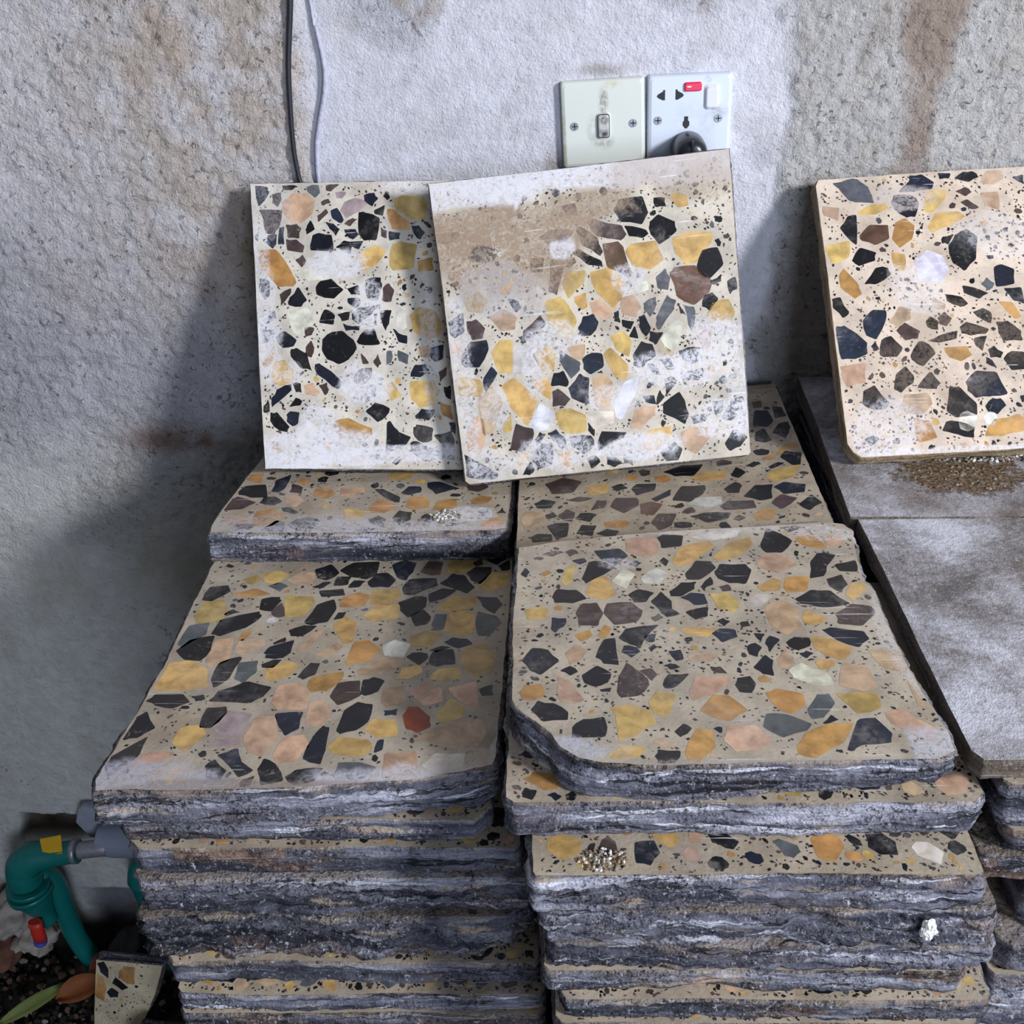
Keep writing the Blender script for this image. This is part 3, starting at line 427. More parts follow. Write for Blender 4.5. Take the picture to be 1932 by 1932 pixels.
def under_mat(mud=False):
    n = NT('cement_underside'); o = n.obj()
    a = n.math('ADD', n.math('MULTIPLY', n.noise(o, 11, 10, .74, .2), .75), n.math('MULTIPLY', n.noise(o, 150, 6, .8), .25))
    col = n.ramp(a, [(.40, lin(128, 122, 121)), (.47, lin(168, 162, 164)), (.53, lin(204, 202, 210)), (.59, lin(240, 240, 252))])
    g = n.noise(o, 260, 4, .8); col = n.mix(n.ss(g, .56, .68, 0., .4), col, lin(98, 92, 92))
    col = n.mix(n.ss(n.noise(o, 200, 4, .8), .55, .66, 0., .65), col, lin(228, 228, 236))
    col = n.mix(n.ss(n.noise(n.scale(o, (1, 1, 1), (3, 1, 0)), 6, 3), .56, .68, 0., .5), col, lin(132, 112, 96))
    h = n.math('ADD', n.math('MULTIPLY', g, 1.1), a)
    if mud:   # crumbled hollow, brown mortar showing
        p = n.sep(o); du = n.math('DIVIDE', n.math('SUBTRACT', p[0], .405), .062); dv = n.math('DIVIDE', n.math('SUBTRACT', p[1], -.228), .044)
        q = n.math('ADD', n.math('SQRT', n.math('ADD', n.math('MULTIPLY', du, du), n.math('MULTIPLY', dv, dv))), n.math('MULTIPLY', n.math('SUBTRACT', n.noise(o, 45, 6, .7), .5), 2.2))
        m = n.ss(q, .75, 1.0, 1., 0.); k = n.noise(o, 240, 5, .8)
        col = n.mix(m, col, n.ramp(k, [(.35, lin(70, 56, 42)), (.5, lin(140, 114, 86)), (.62, lin(196, 180, 158))]))
        h = n.math('ADD', h, n.math('MULTIPLY', m, n.math('SUBTRACT', n.math('MULTIPLY', k, 2.2), 2.)))
    return n.fin(col, .92, n.bump(h, 1., .005), spec=.25)

def wall_mat():
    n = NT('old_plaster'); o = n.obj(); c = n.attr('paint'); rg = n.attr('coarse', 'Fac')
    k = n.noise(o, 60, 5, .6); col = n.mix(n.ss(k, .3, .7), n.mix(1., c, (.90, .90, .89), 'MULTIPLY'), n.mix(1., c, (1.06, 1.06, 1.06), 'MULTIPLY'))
    g = n.noise(o, 330, 5, .7); v = n.vor(o, 150, 'DISTANCE_TO_EDGE'); 
    pit = n.math('MULTIPLY', n.ss(n.noise(o, 130, 4, .65, .6), .60, .67), n.math('ADD', n.math('MULTIPLY', rg, .55), .10))
    col = n.mix(pit, col, lin(98, 88, 78))
    fl = n.noise(o, 520, 4, .8); col = n.mix(n.math('MULTIPLY', n.ss(fl, .52, .64), n.math('ADD', n.math('MULTIPLY', rg, .28), .05)), col, n.mix(1., col, (.55, .53, .50), 'MULTIPLY'))
    h = n.math('ADD', n.math('MULTIPLY', g, .8), n.math('MULTIPLY', n.noise(o, 110, 5, .6), 1.0))
    h2 = n.math('MULTIPLY', h, n.math('ADD', n.math('MULTIPLY', rg, 1.3), .65))
    h2 = n.math('SUBTRACT', h2, n.math('MULTIPLY', pit, 1.))
    return n.fin(col, .9, n.bump(h2, .95, .0055), spec=.2)

M_WALL = wall_mat()
M_UNDER = under_mat(); M_UNDER2 = under_mat(True)
M_SIDE = [edge_mat('broken_edge_grey', 1., .35, .7), edge_mat('broken_edge_brown', .80, 1.0, .25), edge_mat('broken_edge_pale', 1.12, .25, 1.0), edge_mat('broken_edge_dark', .62, .45, .3)]
M_SAND = edge_mat('sandy_edge', 1.05, .2, .2, (.72, (186, 160, 120))); M_BRN = edge_mat('brown_edge', .9, .5, .2, (.6, (132, 116, 96)))
M_TERR = terrazzo('terrazzo_worn', dust=.35)
W_, T_, G_ = WHITE, TAUPE, GREYW
M_L1 = terrazzo('terrazzo_smeared', [(.06, .90, .10, .12, W_, .2), (.03, .60, .04, .25, W_, .6), (.04, .42, .05, .14, W_, .6), (.16, .06, .26, .08, W_, .82), (.45, .03, .5, .035, W_, .8), (.30, .70, .11, .06, W_, .8), (.40, .55, .05, .10, W_, .7), (.36, .27, .09, .08, W_, .85), (.20, .12, .07, .10, W_, .75), (.60, .4, .03, .3, W_, .4), (.70, .95, .25, .04, W_, .7), (.12, .33, .04, .04, W_, .5)], .4, base=(206, 198, 184))
M_L2 = terrazzo('terrazzo_plastered', [(.25, .74, .34, .15, T_, .92), (.13, .83, .17, .09, T_, .9), (.52, .86, .2, .06, T_, .8), (.85, .88, .14, .06, T_, .55), (.20, .62, .16, .10, GREYW, .6), (.5, 1.02, .62, .12, W_, .98), (.15, .95, .3, .05, W_, .85), (.85, .95, .3, .07, lin(196, 184, 178), .9), (.42, .73, .05, .04, W_, .8),
    (.33, .44, .12, .06, W_, .7), (.28, .35, .05, .10, W_, .6), (.13, .25, .05, .07, W_, .45), (.70, .30, .10, .06, W_, .77), (.82, .29, .10, .07, W_, .77), (.90, .38, .10, .10, W_, .7), (.88, .12, .12, .08, W_, .75), (.60, .06, .16, .05, W_, .85), (.32, .07, .16, .06, W_, .7), (.04, .35, .04, .3, W_, .6), (.09, .06, .09, .06, W_, .55), (.95, .22, .05, .2, W_, .6), (.62, .61, .07, .05, W_, .6), (.55, .23, .1, .05, W_, .55), (.16, .75, .05, .03, lin(60, 62, 72), .7)], .45, base=(202, 192, 176))
M_RT = terrazzo('terrazzo_muddy', [(.20, .22, .22, .14, TAUPE, .14), (.30, .60, .10, .10, W_, .45), (.45, .45, .25, .10, lin(190, 165, 140), .15), (.14, .10, .14, .10, W_, .5), (.35, .33, .25, .12, lin(178, 152, 130), .14), (.62, .78, .14, .10, W_, .35), (.33, .93, .12, .05, lin(196, 186, 184), .6), (.5, .01, .6, .03, W_, .6), (.9, .6, .2, .2, W_, .3)], .4, base=(208, 190, 172))
M_T1 = terrazzo('terrazzo_front_left', [(.10, .04, .22, .07, lin(186, 184, 196), .9), (.75, .03, .30, .06, lin(206, 204, 214), .85), (.98, .12, .03, .15, W_, .8), (.45, .01, .5, .035, lin(150, 138, 134), .8), (.88, .10, .1, .05, lin(206, 190, 172), .7), (.02, .97, .16, .05, W_, .6), (.3, .64, .02, .015, W_, .9)], .22, base=(178, 166, 148))
M_T2 = terrazzo('terrazzo_front_right', [(.12, .055, .16, .05, lin(190, 192, 204), .85), (.6, .0, .5, .03, lin(170, 160, 156), .7), (.95, .06, .08, .07, lin(196, 196, 206), .85), (.40, .965, .5, .03, lin(206, 198, 196), .7), (.08, .9, .08, .10, lin(190, 176, 160), .5), (.9, .93, .10, .04, W_, .5), (.30, .78, .06, .03, W_, .5), (.97, .45, .04, .2, W_, .4)], .25, base=(184, 172, 154))
M_BK = terrazzo('terrazzo_back', [(.55, .0, .5, .10, lin(206, 206, 218), .75), (.3, .08, .4, .06, lin(190, 186, 190), .5), (.85, .14, .1, .05, W_, .8), (.9, .55, .2, .08, W_, .4)], .3, base=(178, 166, 148))

# ---------------------------------------------------------------- tagging
def tag(o, label=None, cat=None, group=None, kind=None):
    if label: o['label'] = label
    if cat: o['category'] = cat
    if group: o['group'] = group
    if kind: o['kind'] = kind
    return o
def link(o, parent=None):
    COL.objects.link(o)
    if parent is not None: o.parent = parent
    return o
def empty(name, loc):
    o = bpy.data.objects.new(name, None); o.location = loc; o.empty_display_size = .02; return link(o)
def mesh_obj(name, V, F, mats, mi=None, parent=None, smooth=True):
    me = bpy.data.meshes.new(name); me.from_pydata([tuple(map(float, v)) for v in V], [], [tuple(f) for f in F])
    for m in mats: me.materials.append(m)
    if mi is not None: me.polygons.foreach_set('material_index', mi)
    me.polygons.foreach_set('use_smooth', [smooth]*len(me.polygons) if isinstance(smooth, bool) else smooth)
    me.update()
    return link(bpy.data.objects.new(name, me), parent)

# ---------------------------------------------------------------- chips
CC = {'K': (27, 27, 33), 'N': (78, 64, 62), 'G': (92, 96, 102), 'Y': (200, 166, 104), 'O': (188, 142, 86), 'P': (196, 164, 138), 'W': (216, 212, 200),
      'V': (206, 206, 220), 'M': (166, 146, 152), 'B': (98, 74, 60), 'R': (160, 72, 40)}
def chip_col(c, rng):
    t = rng.choice(((27, 27, 33), (27, 27, 32), (34, 40, 56), (30, 34, 46), (44, 41, 42), (22, 22, 26))) if c == 'K' else CC[c]
    b = np.array(lin(*t)); k = rng.uniform(.82, 1.15) if c != 'K' else rng.uniform(.6, 1.3)
    return np.clip(b*k*np.array([rng.uniform(.95, 1.05) for _ in range(3)]), 0, 1)
def inpoly(P, x, y):
    r = np.zeros(np.shape(x), bool); n = len(P)
    for i in range(n):
        x1, y1 = P[i]; x2, y2 = P[(i+1) % n]
        if y1 == y2: continue
        r ^= ((y1 > y) != (y2 > y)) & (x < (x2-x1)*(y-y1)/(y2-y1)+x1)
    return r
def organic(P, rng, j=.0004):
    Q = []
    n = len(P)
    for i in range(n):
        a = P[i]; b = P[(i+1) % n]; L = math.hypot(b[0]-a[0], b[1]-a[1])
        for t in (.07, .5, .93):
            k = 0 if t != .5 else 1
            jj = min(j, L*.08)
            Q.append((a[0]+(b[0]-a[0])*t+rng.uniform(-jj, jj)*(1+k), a[1]+(b[1]-a[1])*t+rng.uniform(-jj, jj)*(1+k)))
    return Q
def make_chips(outline, traced, rng, big=0, mid=120, tiny=600, region=None):
    """returns list of (polygon, colour); outline in face coordinates"""
    O = np.array(outline); x0, y0 = O.min(0); x1, y1 = O.max(0); g = .001
    nx = int((x1-x0)/g)+2; ny = int((y1-y0)/g)+2
    X, Y = np.meshgrid(x0+np.arange(nx)*g, y0+np.arange(ny)*g, indexing='ij')
    C0 = O.mean(0); O_in = C0+(O-C0)*.988
    occ = ~inpoly(O_in, X, Y); out = []
    def mark(P):
        P = np.array(P); a = max(0, int((P[:, 0].min()-x0)/g)-1); b = int((P[:, 0].max()-x0)/g)+2; c = max(0, int((P[:, 1].min()-y0)/g)-1); d = int((P[:, 1].max()-y0)/g)+2
        occ[a:b, c:d] |= inpoly(P, X[a:b, c:d], Y[a:b, c:d])
    if traced:
        for row in traced.split('|'):
            v = list(map(float, row[1:].split())); P = [(v[i]/1e4, v[i+1]/1e4) for i in range(0, len(v), 2)]
            c = np.mean(P, 0); Q = []
            if not inpoly(O_in, c[0], c[1]): continue
            for p in P:
                p = np.array(p); k = 0
                while not inpoly(O_in, p[0], p[1]) and k < 14: p = p+(c-p)*.12; k += 1
                Q.append(tuple(p))
            cc = np.mean(Q, 0); Q = [tuple(cc+(np.array(q)-cc)*1.035) for q in Q]; Q = organic(Q, rng, .0005); out.append((Q, chip_col(row[0], rng))); mark(Q)
    rx0, ry0, rx1, ry1 = region or (x0, y0, x1, y1)
    def scatter(n, ra, rb, pal, gap, el=(1., 1.7)):
        for _ in range(n):
            r = rng.uniform(ra, rb); cx = rng.uniform(rx0, rx1); cy = rng.uniform(ry0, ry1); R = r+gap
            a = int((cx-R-x0)/g); b = int((cx+R-x0)/g)+1; c = int((cy-R-y0)/g); d = int((cy+R-y0)/g)+1
            if a < 0 or c < 0 or b >= nx or d >= ny: continue
            sub = occ[a:b, c:d]
            if (sub & (np.hypot(X[a:b, c:d]-cx, Y[a:b, c:d]-cy) < R)).any(): continue
            k = rng.randint(5, 8); th = rng.uniform(0, 6.3); e = rng.uniform(*el); ph = rng.uniform(0, 3.14)
            P = []
            for i in range(k):
                t = th+i*6.283/k+rng.uniform(-.3, .3); q = r*rng.uniform(.75, 1.1); u, v = q*math.cos(t), q*math.sin(t)/e
                P.append((cx+u*math.cos(ph)-v*math.sin(ph), cy+u*math.sin(ph)+v*math.cos(ph)))
            if r > .003: P = organic(P, rng, .0004)
            out.append((P, chip_col(rng.choice(pal), rng))); mark(P)
    if big:
        scatter(big, .011, .018, 'KKKNGYYOPPW', .0012); scatter(big*3, .006, .011, 'KKKKNGYYOPP', .001)
    scatter(mid, .0025, .005, 'KKKKNNGYOP', .0006, (1., 2.))
    # slivers of dark grit between the stones
    tx = np.array([rng.uniform(rx0, rx1) for _ in range(tiny)]); ty = np.array([rng.uniform(ry0, ry1) for _ in range(tiny)])
    dens = pn(tx*28, ty*28, 3)
    for x, y, q in zip(tx, ty, dens):
        a, c = int((x-x0)/g), int((y-y0)/g)
        if a < 1 or c < 1 or a >= nx-1 or c >= ny-1 or occ[a-1:a+2, c-1:c+2].any() or q < -.35: continue
        L = rng.uniform(.0006, .0021); W = L*rng.uniform(.3, .8); t = rng.uniform(0, 3.14); cs, sn = math.cos(t), math.sin(t)
        P = [(x+u*cs-v*sn, y+u*sn+v*cs) for u, v in ((-L, -W*.5), (L*.4, -W), (L, W*.3), (-L*.2, W))]
        out.append((P, chip_col(rng.choice('KKKNNB'), rng)))
    return out

# ---------------------------------------------------------------- slabs
def resample(O, step):
    P = []
    for i in range(len(O)):
        a = np.array(O[i], float); b = np.array(O[(i+1) % len(O)], float); st = step(0.5*(a+b)) if callable(step) else step
        n = max(1, int(round(np.linalg.norm(b-a)/st)))
        for k in range(n): P.append(a+(b-a)*k/n)
    return np.array(P)
def slab(name, O, thick, mats, frame=None, z=0, seed=1, step=.003, lev=9, rough=.0028, chips=None, chipargs=None, flare=0., bottom_tilt=(0, 0), under=False, edge=.0012, uvbox=None, parent=None):
    """O: outline on the face, clockwise or not, starting at a back corner. frame: (origin, ex, ey) of a tilted face."""
    rng = random.Random(seed); O = [tuple(p) for p in O]
    A = sum(O[i][0]*O[(i+1) % len(O)][1]-O[(i+1) % len(O)][0]*O[i][1] for i in range(len(O)))
    if A < 0: O = [O[0]]+O[:0:-1]
    P = resample(O, step); n = len(P)
    s = np.concatenate([[0], np.cumsum(np.linalg.norm(np.diff(P, axis=0), axis=1))])
    T = np.roll(P, -2, 0)-np.roll(P, 2, 0); N = np.stack([T[:, 1], -T[:, 0]], 1); N /= np.maximum(np.linalg.norm(N, axis=1)[:, None], 1e-9)
    xc = P[:, 0].mean(); half = max(1e-6, np.ptp(P[:, 0])/2)
    V = []; D = []
    ends = np.clip((P[:, 0]-xc)/half, -1, 1)
    tb = thick+np.where(ends < 0, -bottom_tilt[0]*ends, bottom_tilt[1]*ends)
    for k in range(lev):
        t = k/(lev-1); w = -tb*t
        d = thick*t
        ledge = rng.uniform(-1, 1)*rough*.45
        off = ledge+rough*1.2*fbm(s*22, np.full(n, d*90.), seed, 3)+rough*.9*fbm(s*75, np.full(n, d*260.), seed+3, 3)+flare*t
        off = off-rough*.7*sm(.1, .5, pn(s*16, np.full(n, d*50.), seed+8))+rough*.45*fbm(s*170, np.full(n, d*420.), seed+12, 2)
        off *= min(1., .25+t*5)
        if k == 0: off = off-edge
        if k == lev-1: off = off-.0022-rough*.35
        zz = w+(rough*.5*pn(s*60, np.full(n, t*5.), seed+20) if 0 < k < lev-1 else 0)
        if k == lev-1: zz = zz+.0018*np.abs(pn(s*30, s*0, seed+31))
        Q = P+N*off[:, None]
        V.append(np.column_stack([Q, np.broadcast_to(zz, (n,))])); D += [d]*n
    V = np.concatenate(V); F = []; mi = []
    for k in range(lev-1):
        a = k*n; b = a+n
        for i in range(n):
            j = (i+1) % n; F.append((a+i, b+i, b+j, a+j)); mi.append(1)
    F.append(tuple(range(n))); mi.append(0)
    F.append(tuple(range(lev*n-1, (lev-1)*n-1, -1))); mi.append(2 if len(mats) > 2 else 1)
    sm_ = [True]*(len(F)-2)+[False, False]
    V = [tuple(v) for v in V]; cols = []
    cf = []
    if chips is not None or chipargs:
        top = [(V[i][0], V[i][1]) for i in range(n)]
        for Pg, c in make_chips(top[::2], chips, rng, **(chipargs or {})):
            a = len(V); V += [(x, y, .00012) for x, y in Pg]; D += [0]*len(Pg)
            ar = sum(Pg[i][0]*Pg[(i+1) % len(Pg)][1]-Pg[(i+1) % len(Pg)][0]*Pg[i][1] for i in range(len(Pg)))
            idx = range(a, a+len(Pg)); idx = tuple(idx) if ar > 0 else tuple(idx)[::-1]
            cf.append((len(F), c)); F.append(idx); mi.append(0); sm_.append(False)
    ob = mesh_obj(name, V, F, mats, mi, parent, sm_); me = ob.data
    at = me.attributes.new('depth', 'FLOAT', 'POINT'); at.data.foreach_set('value', D)
    ca = me.color_attributes.new('chip', 'FLOAT_COLOR', 'CORNER'); buf = np.zeros((len(me.loops), 4), 'f')
    for fi, c in cf:
        p = me.polygons[fi]; buf[p.loop_start:p.loop_start+p.loop_total] = (*c, 1)
    ca.data.foreach_set('color', buf.ravel())
    ux0, uy0, ux1, uy1 = uvbox or (P[:, 0].min(), P[:, 1].min(), P[:, 0].max(), P[:, 1].max())
    uv = me.uv_layers.new(name='face'); vi = np.empty(len(me.loops), 'i'); me.loops.foreach_get('vertex_index', vi)
    VV = np.array(V)[vi]; uv.data.foreach_set('uv', np.column_stack([(VV[:, 0]-ux0)/(ux1-ux0), (VV[:, 1]-uy0)/(uy1-uy0)]).astype('f').ravel())
    if frame:
        o_, ex, ey = map(Vector, frame); ez = ex.cross(ey); m = Matrix((ex, ey, ez)).transposed().to_4x4(); m.translation = o_; ob.matrix_world = m
    else: ob.location.z = z
    return ob

# ================================================================ SETTING
def axis(a, b, c, d, fine, coarse):
    return np.unique(np.round(np.concatenate([np.arange(a, b, coarse), np.arange(b, c, fine), np.arange(c, d+coarse*.5, coarse)]), 5))
def build_wall():
    xs = axis(-2.2, -.98, .66, 2.2, .0026, .04); zs = axis(0, .0, 1.48, 2.6, .0026, .04)
    X, Z = np.meshgrid(xs, zs, indexing='ij'); e = fbm(X*7, Z*7, 40, 4)
    # zones: smooth skim coat in the middle, coarse render at both sides
    right = sm(.235, .265, X+.03*e+.02*pn(X*30, Z*30, 2)); 
    left = sm(-.235, -.262, X+.012*pn(X*20, Z*9, 5))
    left_up = left*sm(.72, .95, Z+.15*e)
    patch = sm(.15, .45, pn(X*6+3, Z*8+1, 77)+.9*np.exp(-((X+.17)/.10)**2-((Z-1.42)/.045)**2)-.2)*(1-right)*(1-left)
    coarse = np.clip(right+left_up*(.35+.55*sm(-.30, .25, e+sm(-.75, -.35, X)*.6-.15))+.55*patch, 0, 1)
    d1, d2, cid = worley(X*112+fbm(X*50, Z*50, 8)*1.1, Z*112+fbm(X*50, Z*50, 9)*1.1, 3); lump = 1-d1
    q1, q2, qid = worley(X*45+.6*fbm(X*40, Z*40, 4), Z*45+.6*fbm(X*40, Z*40, 6), 12)
    h = .0012*fbm(X*30, Z*30, 1, 5)+.005*fbm(X*4, Z*4, 2, 3)
    h += coarse*(.0054*(lump-.5)*sm(0, .3, d2-d1)+.0042*fbm(X*60, Z*60, 21, 4)+.0026*(cid-.5)+.0022*(1-q1))+coarse*right*.0016*(lump-.5)
    # a painted-over wire beside the black cable stands out as a soft ridge is built apart; broken plaster at the foot
    foot = sm(.115, .03, Z-.09*sm(-.76, -.86, X)+.06*e)
    h += foot*(.030*fbm(X*14, Z*14, 55, 5)-.006)
    band = sm(.160, .148, Z+.012*e)*sm(-.76, -.70, X)
    h -= band*.006
    h += .0012*sm(.3, .6, pn(X*90, Z*90, 91))*(1-coarse)*sm(.9, .5, Z)
    Y = .025-h
    def c(*v): return np.array(lin(*v))
    col = np.ones(X.shape+(3,))*c(226, 225, 234)
    def lay(m, v, s=1.): 
        nonlocal col
        m = np.clip(m*s, 0, 1)[..., None]; col = col*(1-m)+c(*v)*m
    n1 = fbm(X*9, Z*5, 60, 4); n2 = fbm(X*22, Z*22, 61, 4); n3 = fbm(X*3, Z*3, 62, 3)
    lay(sm(-.1, .5, n2), (212, 210, 214), .6)
    lay(right, (236, 233, 230), .85)
    lay(right*sm(-.05, .4, n1*1.2+.80*np.exp(-((X-.385)/.042)**2)-.22), (182, 156, 138), .8)
    lay(right*sm(.05, .35, n2), (222, 212, 202), .4)
    lay(left_up, (250, 245, 248), .95)  # coarse plaster whitened to stand in for more light on the upper left
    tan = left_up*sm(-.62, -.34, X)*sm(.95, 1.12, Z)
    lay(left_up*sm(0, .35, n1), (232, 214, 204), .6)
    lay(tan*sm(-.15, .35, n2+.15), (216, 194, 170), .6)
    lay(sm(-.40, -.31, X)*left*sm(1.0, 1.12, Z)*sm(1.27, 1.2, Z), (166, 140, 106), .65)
    lay(sm(1.32, 1.08, Z+.25*(X+.6)+.08*n3)*left, (196, 194, 202), .9)  # light falloff put into the paint: left wall greyer downwards
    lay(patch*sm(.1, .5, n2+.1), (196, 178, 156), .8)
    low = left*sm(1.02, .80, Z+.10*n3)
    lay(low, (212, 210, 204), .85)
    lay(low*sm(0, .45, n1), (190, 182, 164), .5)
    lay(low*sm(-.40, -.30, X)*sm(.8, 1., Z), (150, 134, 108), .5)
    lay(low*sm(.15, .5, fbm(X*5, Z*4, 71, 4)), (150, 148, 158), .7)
    lay(np.exp(-((X+.42)/.07)**2-((Z-.94)/.012)**2)*sm(-.2, .3, n2+.2), (140, 92, 72), .8)
    lay(np.exp(-((X+.47)/.04)**2-((Z-.945)/.02)**2), (130, 96, 82), .6)
    # thin cracks
    crack = np.abs(pn(X*5+.5*n2, Z*5+.5*n2, 88)); cm = sm(.012, .003, crack)*sm(.15, .4, pn(X*4, Z*4, 89))*left*sm(1.2, 1.0, Z)
    lay(cm, (112, 92, 74), .8); Y = Y+cm*.0012
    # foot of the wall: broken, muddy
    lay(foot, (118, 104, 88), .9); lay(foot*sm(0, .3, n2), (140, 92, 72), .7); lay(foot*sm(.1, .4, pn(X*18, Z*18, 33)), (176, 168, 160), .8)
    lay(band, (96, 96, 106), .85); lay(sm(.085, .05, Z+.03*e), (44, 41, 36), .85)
    # cement round the pipe recess and the smudge above the switch plates
    rec = sm(.30, .285, Z)*sm(.243, .258, Z)*sm(-.83, -.80, X)*sm(-.62, -.66, X)
    hole = sm(-.802, -.79, X+.01*n2)*sm(-.655, -.668, X)*sm(.318, .308, Z+.01*n2)*sm(.262, .272, Z)
    lay(hole, (92, 80, 68), .95); Y = Y+hole*.018
    sx = np.exp(-((X-.065)/.03)**2-((Z-1.357)/.006)**2)+np.exp(-((X-.012)/.008)**2-((Z-1.262)/.012)**2)
    lay(sx*sm(-.3, .2, n2+.1), (150, 140, 128), .7)
    V = np.stack([X, Y, Z], -1).reshape(-1, 3); a, b = X.shape
    idx = np.arange(a*b).reshape(a, b)
    F = np.stack([idx[:-1, :-1], idx[1:, :-1], idx[1:, 1:], idx[:-1, 1:]], -1).reshape(-1, 4)
    me = bpy.data.meshes.new('wall_back'); me.vertices.add(a*b); me.vertices.foreach_set('co', V.astype('f').ravel())
    me.loops.add(F.size); me.loops.foreach_set('vertex_index', F.ravel().astype('i')); me.polygons.add(len(F))
    me.polygons.foreach_set('loop_start', np.arange(0, F.size, 4, dtype='i'))
    me.update(calc_edges=True); me.polygons.foreach_set('use_smooth', np.ones(len(F), bool))
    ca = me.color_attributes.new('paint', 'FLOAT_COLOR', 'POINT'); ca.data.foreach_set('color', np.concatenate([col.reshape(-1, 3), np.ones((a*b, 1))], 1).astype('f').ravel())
    at = me.attributes.new('coarse', 'FLOAT', 'POINT'); at.data.foreach_set('value', np.clip(coarse+foot, 0, 1).astype('f').ravel())
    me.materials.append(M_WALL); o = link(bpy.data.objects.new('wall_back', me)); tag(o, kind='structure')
build_wall()

def build_floor():
    xs = axis(-2.2, -1.0, -.3, 2.2, .006, .08); ys = axis(-3.2, -.35, .04, .06, .006, .08)
    X, Y = np.meshgrid(xs, ys, indexing='ij'); near = sm(-.30, -.36, X)
    Z = near*(.010*fbm(X*12, Y*12, 5, 5)+.012*sm(-.06, .02, Y))-.004
    a, b = X.shape; idx = np.arange(a*b).reshape(a, b)
    F = np.stack([idx[:-1, :-1], idx[1:, :-1], idx[1:, 1:], idx[:-1, 1:]], -1).reshape(-1, 4)
    n = NT('damp_earth'); o = n.obj(); k = n.noise(o, 30, 7, .7)
    col = n.ramp(k, [(.3, lin(22, 20, 16)), (.5, lin(52, 46, 36)), (.62, lin(88, 72, 54)), (.74, lin(120, 112, 100))])
    m = n.fin(col, .9, n.bump(n.noise(o, 160, 5, .8), .9, .006))
    ob = mesh_obj('floor', np.stack([X, Y, Z], -1).reshape(-1, 3), F.tolist(), [m]); tag(ob, kind='structure')
build_floor()

# ================================================================ STACKED SLABS
XL, XR = -.33, -.02
SL = 'terrazzo_tile'
front = lambda c: .0026 if c[1] < -.30 else .009
# top of the left front stack
o = slab(SL, [(-.027, -.2458), (-.3275, -.2600), (-.3295, -.40), (-.3300, -.4391), (-.3335, -.50), (-.3380, -.545), (-.3410, -.575), (-.3360, -.5880), (-.3100, -.5885), (-.2745, -.5880), (-.2076, -.5865), (-.1500, -.582), (-.0953, -.5770), (-.060, -.5690), (-.0382, -.5600), (-.0355, -.5450), (-.033, -.47), (-.031, -.3962), (-.0285, -.31)],
    .036, [M_T1, M_SIDE[0]], z=.953, seed=11, step=front, lev=13, rough=.0042, chips=CHIPS['T1'], chipargs=dict(mid=260, tiny=1500), edge=.003)
tag(o, 'terrazzo slab on top of the left front stack, with one brick-red stone in its face', 'tile', 'terrazzo slabs in the left front stack')
# top of the right front stack
o = slab(SL, [(-.0241, -.3560), (.0155, -.3440), (.1011, -.3300), (.2200, -.3190), (.2557, -.3150), (.2700, -.3190), (.2745, -.3300), (.2725, -.3583), (.2661, -.4125), (.2716, -.4282), (.2694, -.476), (.2710, -.5479), (.2753, -.5773), (.2775, -.6020), (.2755, -.6200), (.2613, -.6285), (.22, -.6290), (.1651, -.6305), (.12, -.6325), (.0772, -.6345), (.0350, -.6310), (.0212, -.6260), (.0077, -.6150), (.0018, -.6010), (-.0080, -.5900), (-.0167, -.5815), (-.0235, -.5720), (-.0258, -.5629), (-.0273, -.4732)],
    .0315, [M_T2, M_SIDE[2]], z=1.02, seed=12, step=lambda c: .0026, lev=13, rough=.0034, chips=CHIPS['T2'], chipargs=dict(mid=330, tiny=2600), edge=.002, bottom_tilt=(0, -.012))
tag(o, 'terrazzo slab with a broken-off front left corner, topmost of the right front stack', 'tile', 'terrazzo slabs in the right front stack')
# back row
o = slab(SL, [(-.0275, .012), (-.2980, .012), (-.3101, -.1103), (-.3257, -.2132), (-.3300, -.2553), (-.3274, -.2734), (-.2172, -.2765), (-.1155, -.2746), (-.0500, -.2739), (-.0329, -.2700), (-.0291, -.2076)],
    .0335, [M_BK, M_SIDE[0]], z=.986, seed=13, step=lambda c: .0026 if c[1] < -.1 else .009, lev=11, rough=.003, chips=CHIPS['BL'], chipargs=dict(big=60, mid=260, tiny=1100), edge=.004)
tag(o, 'terrazzo slab with a thick bluish front edge, lying under the upright left tile', 'tile', 'terrazzo slabs in the back row')
o = slab(SL, [(.2692, .004), (-.0250, .004), (-.0270, -.2382), (-.0275, -.3330), (.1016, -.3230), (.2649, -.3130), (.2665, -.20)],
    .027, [M_TERR, M_SIDE[1]], frame=((0, 0, .9936), (.99641, 0, .08469), (0, 1, 0)), seed=14, step=.005, lev=7, rough=.002, chips=CHIPS['BR'], chipargs=dict(big=140, mid=300, tiny=1500))
tag(o, 'terrazzo slab in the shade behind the broken-cornered slab, against the right-hand gap', 'tile', 'terrazzo slabs in the back row')

